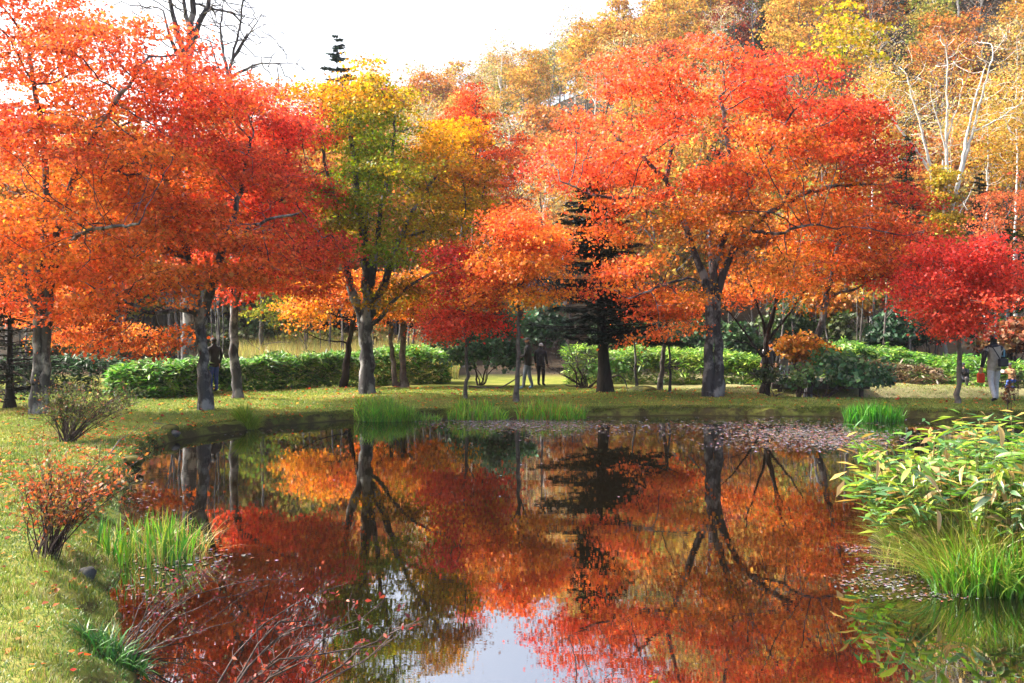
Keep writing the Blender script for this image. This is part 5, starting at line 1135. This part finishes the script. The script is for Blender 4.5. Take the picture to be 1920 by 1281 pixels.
def dome(name, mat, c, r, parent, zcut=-.1, brim=None, n=16, m=7):
    """cap or hair: upper part of an ellipsoid, with an optional brim direction"""
    vs = []; 
    for j in range(m):
        ph = (math.pi/2-zcut)*j/(m-1)
        for i in range(n):
            th = 2*math.pi*i/n; vs.append((c[0]+r[0]*math.sin(ph)*math.cos(th), c[1]+r[1]*math.sin(ph)*math.sin(th), c[2]+r[2]*math.cos(ph)))
    f = [[j*n+i, j*n+(i+1) % n, (j+1)*n+(i+1) % n, (j+1)*n+i] for j in range(m-1) for i in range(n)]
    o = mesh_obj(name, np.array(vs), np.array(f), mat, parent, smooth_shade=True)
    if brim is not None:
        bd = np.array(brim); sd_ = np.array([-bd[1], bd[0], 0]); e0 = np.array(c)+bd*r[1]*.85+[0, 0, .0]
        bv = []
        for dz in (0, -.008):
            for q in np.linspace(-1, 1, 7): bv += [e0+sd_*q*r[0]*.8-bd*abs(q)*.03+[0, 0, dz], e0+sd_*q*r[0]*.6+bd*.075*(1-q*q*.5)+[0, 0, dz-.015]]
        bf = []
        for k in range(6): bf += [[2*k, 2*k+1, 2*k+3, 2*k+2], [14+2*k, 14+2*k+2, 14+2*k+3, 14+2*k+1], [2*k+1, 14+2*k+1, 14+2*k+3, 2*k+3]]
        mesh_obj('brim', np.array(bv), np.array(bf), mat, o)
    return o
def rbox(name, mat, c, half, parent=None, rz=0.0, tilt=0.0, bev=.02):
    import bmesh
    bm = bmesh.new(); bmesh.ops.create_cube(bm, size=2)
    for v in bm.verts: v.co = Vector((v.co.x*half[0], v.co.y*half[1], v.co.z*half[2]))
    bmesh.ops.bevel(bm, geom=list(bm.edges), offset=min(bev, min(half)*.8), segments=2, profile=.6, affect='EDGES')
    me = bpy.data.meshes.new(name); bm.to_mesh(me); bm.free(); me.materials.append(mat)
    o = bpy.data.objects.new(name, me); COL.objects.link(o); o.location = tuple(c); o.rotation_euler = (tilt, 0, rz)
    if parent: o.parent = parent
    return o
def joints(**over):
    J = dict(pelvis=(0, 0, .93), waist=(0, 0, 1.10), chest=(0, .0, 1.33), neck=(0, .01, 1.49), head0=(0, .03, 1.55), head1=(0, .035, 1.63), head2=(0, .02, 1.70),
      sh_l=(-.20, 0, 1.41), el_l=(-.27, -.03, 1.14), wr_l=(-.28, .06, .90), ha_l=(-.28, .09, .82), sh_r=(.20, 0, 1.41), el_r=(.27, -.03, 1.14), wr_r=(.27, .06, .90), ha_r=(.27, .09, .82),
      hip_l=(-.10, 0, .88), kn_l=(-.11, .03, .48), an_l=(-.11, 0, .09), toe_l=(-.12, .15, .04), hip_r=(.10, 0, .88), kn_r=(.11, .03, .48), an_r=(.11, 0, .09), toe_r=(.12, .15, .04))
    J.update(over); return J
def person(label, loc, heading, J, mats, sc=1.0, bulk=1.0, face=(0, 1, 0), lift=0.0):
    r = empty('person', loc, label, 'person'); r.location = (loc[0], loc[1], loc[2]+lift); r.rotation_euler = (0, 0, heading); r.scale = (sc, sc, sc)
    body(r, J, mats, bulk); return r
# walking away with a shoulder bag
g = G(1864, 754)
J = joints(pelvis=(0, 0, .92), kn_l=(-.10, -.02, .48), an_l=(-.10, -.20, .13), toe_l=(-.10, -.06, .035), kn_r=(.10, .08, .48), an_r=(.10, .05, .09), toe_r=(.11, .20, .04), head0=(.01, .05, 1.55), head1=(.02, .06, 1.62), head2=(.02, .05, 1.69),
  el_l=(-.31, -.06, 1.14), wr_l=(-.33, .0, .90), ha_l=(-.34, .03, .82), el_r=(.29, -.02, 1.15), wr_r=(.20, .20, 1.10), ha_r=(.14, .26, 1.12))
w = person('person walking away in beige jacket with dark sleeves, cap and shoulder bag', g, .10, J, dict(top='beige', yoke='navy', sleeve='black', skin='skin', legs='pale', shoe='shoe'), sc=1.02, bulk=1.12)
c_ = dome('cap', MC['cap'], (.02, .055, 1.655), (.092, .108, .095), w, zcut=.1, brim=(.35, .93, 0)); dome('hair', MC['hair'], (.02, .035, 1.60), (.082, .09, .085), w, zcut=-.55)
rbox('bag', MC['navy'], (.13, -.20, 1.03), (.13, .045, .10), w, rz=.12)
V = [0, []]; F = []; tube(np.array([(-.13, .02, 1.47), (-.10, -.13, 1.40), (-.03, -.17, 1.26), (.05, -.185, 1.12)]), [.014]*4, 6, V, F); tubes_obj('strap', V, F, MC['black'], w)
for sx_, lst in ((-1, (-.245, -.02, 1.26)), (1, (.235, -.02, 1.26))): rbox('side_panel', MC['sky'], lst, (.02, .06, .10), w, bev=.012)
rbox('hem_band', MC['black'], (.06, -.135, .86), (.07, .012, .012), w, bev=.005)
# red carrier bag beside the walker
hb = np.array(g)+[-.16, .40, .60]
o = rbox('carrier_bag', MC['red'], (hb[0], hb[1], hb[2]), (.10, .05, .13), None, bev=.045); tag(o, 'bright red carrier bag held beside the walking person', 'bag')
V = [0, []]; F = []; tube(np.array([(-.06, 0, .13), (-.03, 0, .24), (.03, 0, .24), (.06, 0, .13)]), [.008]*4, 5, V, F); tubes_obj('handle', V, F, MC['red'], o)
# squatting photographer
def at_px(px, py, d):
    x = (px-960)/FPX*d; return np.array([x, d, gz(x, d)])
SQ = dict(pelvis=(0, -.12, .32), waist=(0, -.10, .47), chest=(0, .02, .68), neck=(0, .07, .82), head0=(0, .10, .88), head1=(0, .12, .95), head2=(0, .11, 1.02), sh_l=(-.18, .04, .75), el_l=(-.22, .22, .62), wr_l=(-.08, .30, .84), ha_l=(-.04, .30, .90),
  sh_r=(.18, .04, .75), el_r=(.22, .22, .62), wr_r=(.08, .30, .84), ha_r=(.04, .30, .90), hip_l=(-.11, -.10, .28), kn_l=(-.17, .28, .46), an_l=(-.15, .06, .09), toe_l=(-.16, .21, .04), hip_r=(.11, -.10, .28), kn_r=(.14, .30, .20), an_r=(.13, -.02, .10), toe_r=(.13, .12, .035))
q = person('squatting person in dark jacket and cap taking a photo behind the scarlet sapling', at_px(1808, 737, 33.0), 2.4, joints(**SQ), dict(top='navy', sleeve='navy', skin='skin', legs='grey', shoe='shoe'), sc=.78)
dome('cap', MC['navy'], (0, .115, .975), (.09, .105, .09), q, zcut=.1, brim=(0, 1, 0)); cb = rbox('hand_camera', MC['black'], (0, .30, .94), (.06, .035, .04), q, bev=.01)
# kneeling person in jeans
KN = dict(pelvis=(0, -.05, .42), waist=(0, -.04, .58), chest=(0, .03, .80), neck=(0, .07, .95), head0=(0, .09, 1.01), head1=(0, .11, 1.08), head2=(0, .10, 1.15), sh_l=(-.19, .05, .88), el_l=(-.25, .22, .70), wr_l=(-.12, .40, .76), ha_l=(-.07, .46, .80),
  sh_r=(.19, .05, .88), el_r=(.25, .22, .70), wr_r=(.12, .40, .76), ha_r=(.07, .46, .80), hip_l=(-.11, -.03, .38), kn_l=(-.13, .38, .40), an_l=(-.13, .30, .09), toe_l=(-.13, .44, .04), hip_r=(.11, -.03, .38), kn_r=(.13, .20, .08), an_r=(.13, -.25, .08), toe_r=(.13, -.38, .05))
q = person('kneeling person in tan jacket and blue jeans holding up a camera', at_px(1897, 730, 33.8), 1.9, joints(**KN), dict(top='tan', sleeve='tan', skin='skin', legs='jeans', shoe='shoe'), sc=.76)
dome('cap', MC['grey'], (0, .105, 1.11), (.09, .105, .09), q, zcut=.1, brim=(0, 1, 0)); rbox('hand_camera', MC['white'], (0, .50, .83), (.09, .03, .06), q, bev=.01)
# couple behind the orange sapling
J = joints(kn_l=(-.12, .08, .48), an_l=(-.12, .12, .09), toe_l=(-.12, .27, .04), el_l=(-.26, .0, 1.15), wr_l=(-.15, .22, 1.12), ha_l=(-.08, .27, 1.12), el_r=(.26, .0, 1.15), wr_r=(.15, .22, 1.10), ha_r=(.08, .27, 1.10), an_r=(.13, -.12, .09), toe_r=(.13, .03, .04), kn_r=(.12, .0, .48))
q = person('standing person in black jacket and pale trousers by the twiggy bush', at_px(990, 728, 31.6), 1.2, J, dict(top='black', sleeve='black', skin='skin', legs='bluegrey', shoe='blueshoe'), sc=.94, bulk=1.12)
dome('cap', MC['black'], (0, .03, 1.66), (.09, .108, .095), q, zcut=.1, brim=(0, 1, 0))
q = person('person all in black with pale hair standing next to the black-jacketed person', at_px(1014, 722, 33.4), -.6, joints(), dict(top='navy', sleeve='black', skin='skin', legs='black', shoe='shoe'), sc=.84)
dome('hair', MC['white'], (0, .02, 1.64), (.088, .104, .09), q, zcut=-.3)
# two hikers behind the dark bare tree, one person behind the forked maple
q = person('person in navy coat with white collar half hidden by the dark bare tree', at_px(1441, 712, 33.6), .4, joints(), dict(top='navy', yoke='white', sleeve='navy', skin='skin', legs='bluegrey', shoe='shoe'), sc=.88, bulk=1.05)
dome('hair', MC['hair'], (0, .02, 1.64), (.088, .104, .09), q, zcut=-.4)
q = person('hiker in dark grey jacket with a rucksack behind the amber-leaved shrub', at_px(1470, 714, 33.2), .2, joints(), dict(top='grey', sleeve='black', skin='skin', legs='bluegrey', shoe='shoe'), sc=.86, bulk=1.05)
dome('hat', MC['grey'], (0, .03, 1.66), (.10, .115, .09), q, zcut=.1, brim=(0, 1, 0)); rbox('rucksack', MC['navy'], (0, -.22, 1.25), (.15, .08, .20), q, bev=.05)
q = person('person in black top and blue jeans half hidden behind the forked maple trunk', at_px(401, 735, 28.8), 1.0, joints(), dict(top='black', sleeve='black', skin='skin', legs='jeans', shoe='shoe'), sc=.92)
dome('hair', MC['hair'], (0, .02, 1.64), (.088, .104, .09), q, zcut=-.4)
# low footbridge over the creek behind the evergreen bush
M_WOOD = bark_mat('old_wood', (.02, .018, .016), (.055, .05, .046), (.10, .095, .09), .62, (1, 8, 8), .3)
bx, by = (1530-960)/FPX*31.0, 31.0; bz = gz(bx, by)+.22
root = empty('footbridge', (bx, by, bz), 'low dark plank footbridge half hidden behind the evergreen bush', 'footbridge')
for k in range(14):
    rbox('plank', M_WOOD, (-1.3+k*.2, 0, .06+.006*((k*7) % 3)), (.092, .55, .025), root, bev=.008)
for yy in (-.45, .45): rbox('beam', M_WOOD, (0, yy, -.07), (1.5, .07, .09), root, bev=.012)
for xx in (-1.25, 1.25):
    for yy in (-.45, .45): rbox('post', M_WOOD, (xx, yy, -.30), (.06, .06, .24), root, bev=.012)
# ------------------------------------------------------------------ autumn haze
hz = [(-340, -45, -3), (340, -45, -3), (340, 430, -3), (-340, 430, -3), (-340, -45, 130), (340, -45, 130), (340, 430, 130), (-340, 430, 130)]
o = mesh_obj('haze', np.array(hz, float), np.array([[0, 3, 2, 1], [4, 5, 6, 7], [0, 1, 5, 4], [1, 2, 6, 5], [2, 3, 7, 6], [3, 0, 4, 7]]), None, mats=[])
m, t, out = newmat('haze_air')
pv = t.nodes.new('ShaderNodeVolumePrincipled'); pv.inputs['Color'].default_value = (.80, .88, 1.0, 1); pv.inputs['Density'].default_value = 0.00022; pv.inputs['Anisotropy'].default_value = 0.3
t.links.new(pv.outputs[0], out.inputs['Volume']); o.data.materials.append(m)
tag(o, 'thin bluish autumn haze over the pond and hill', 'haze', kind='stuff')
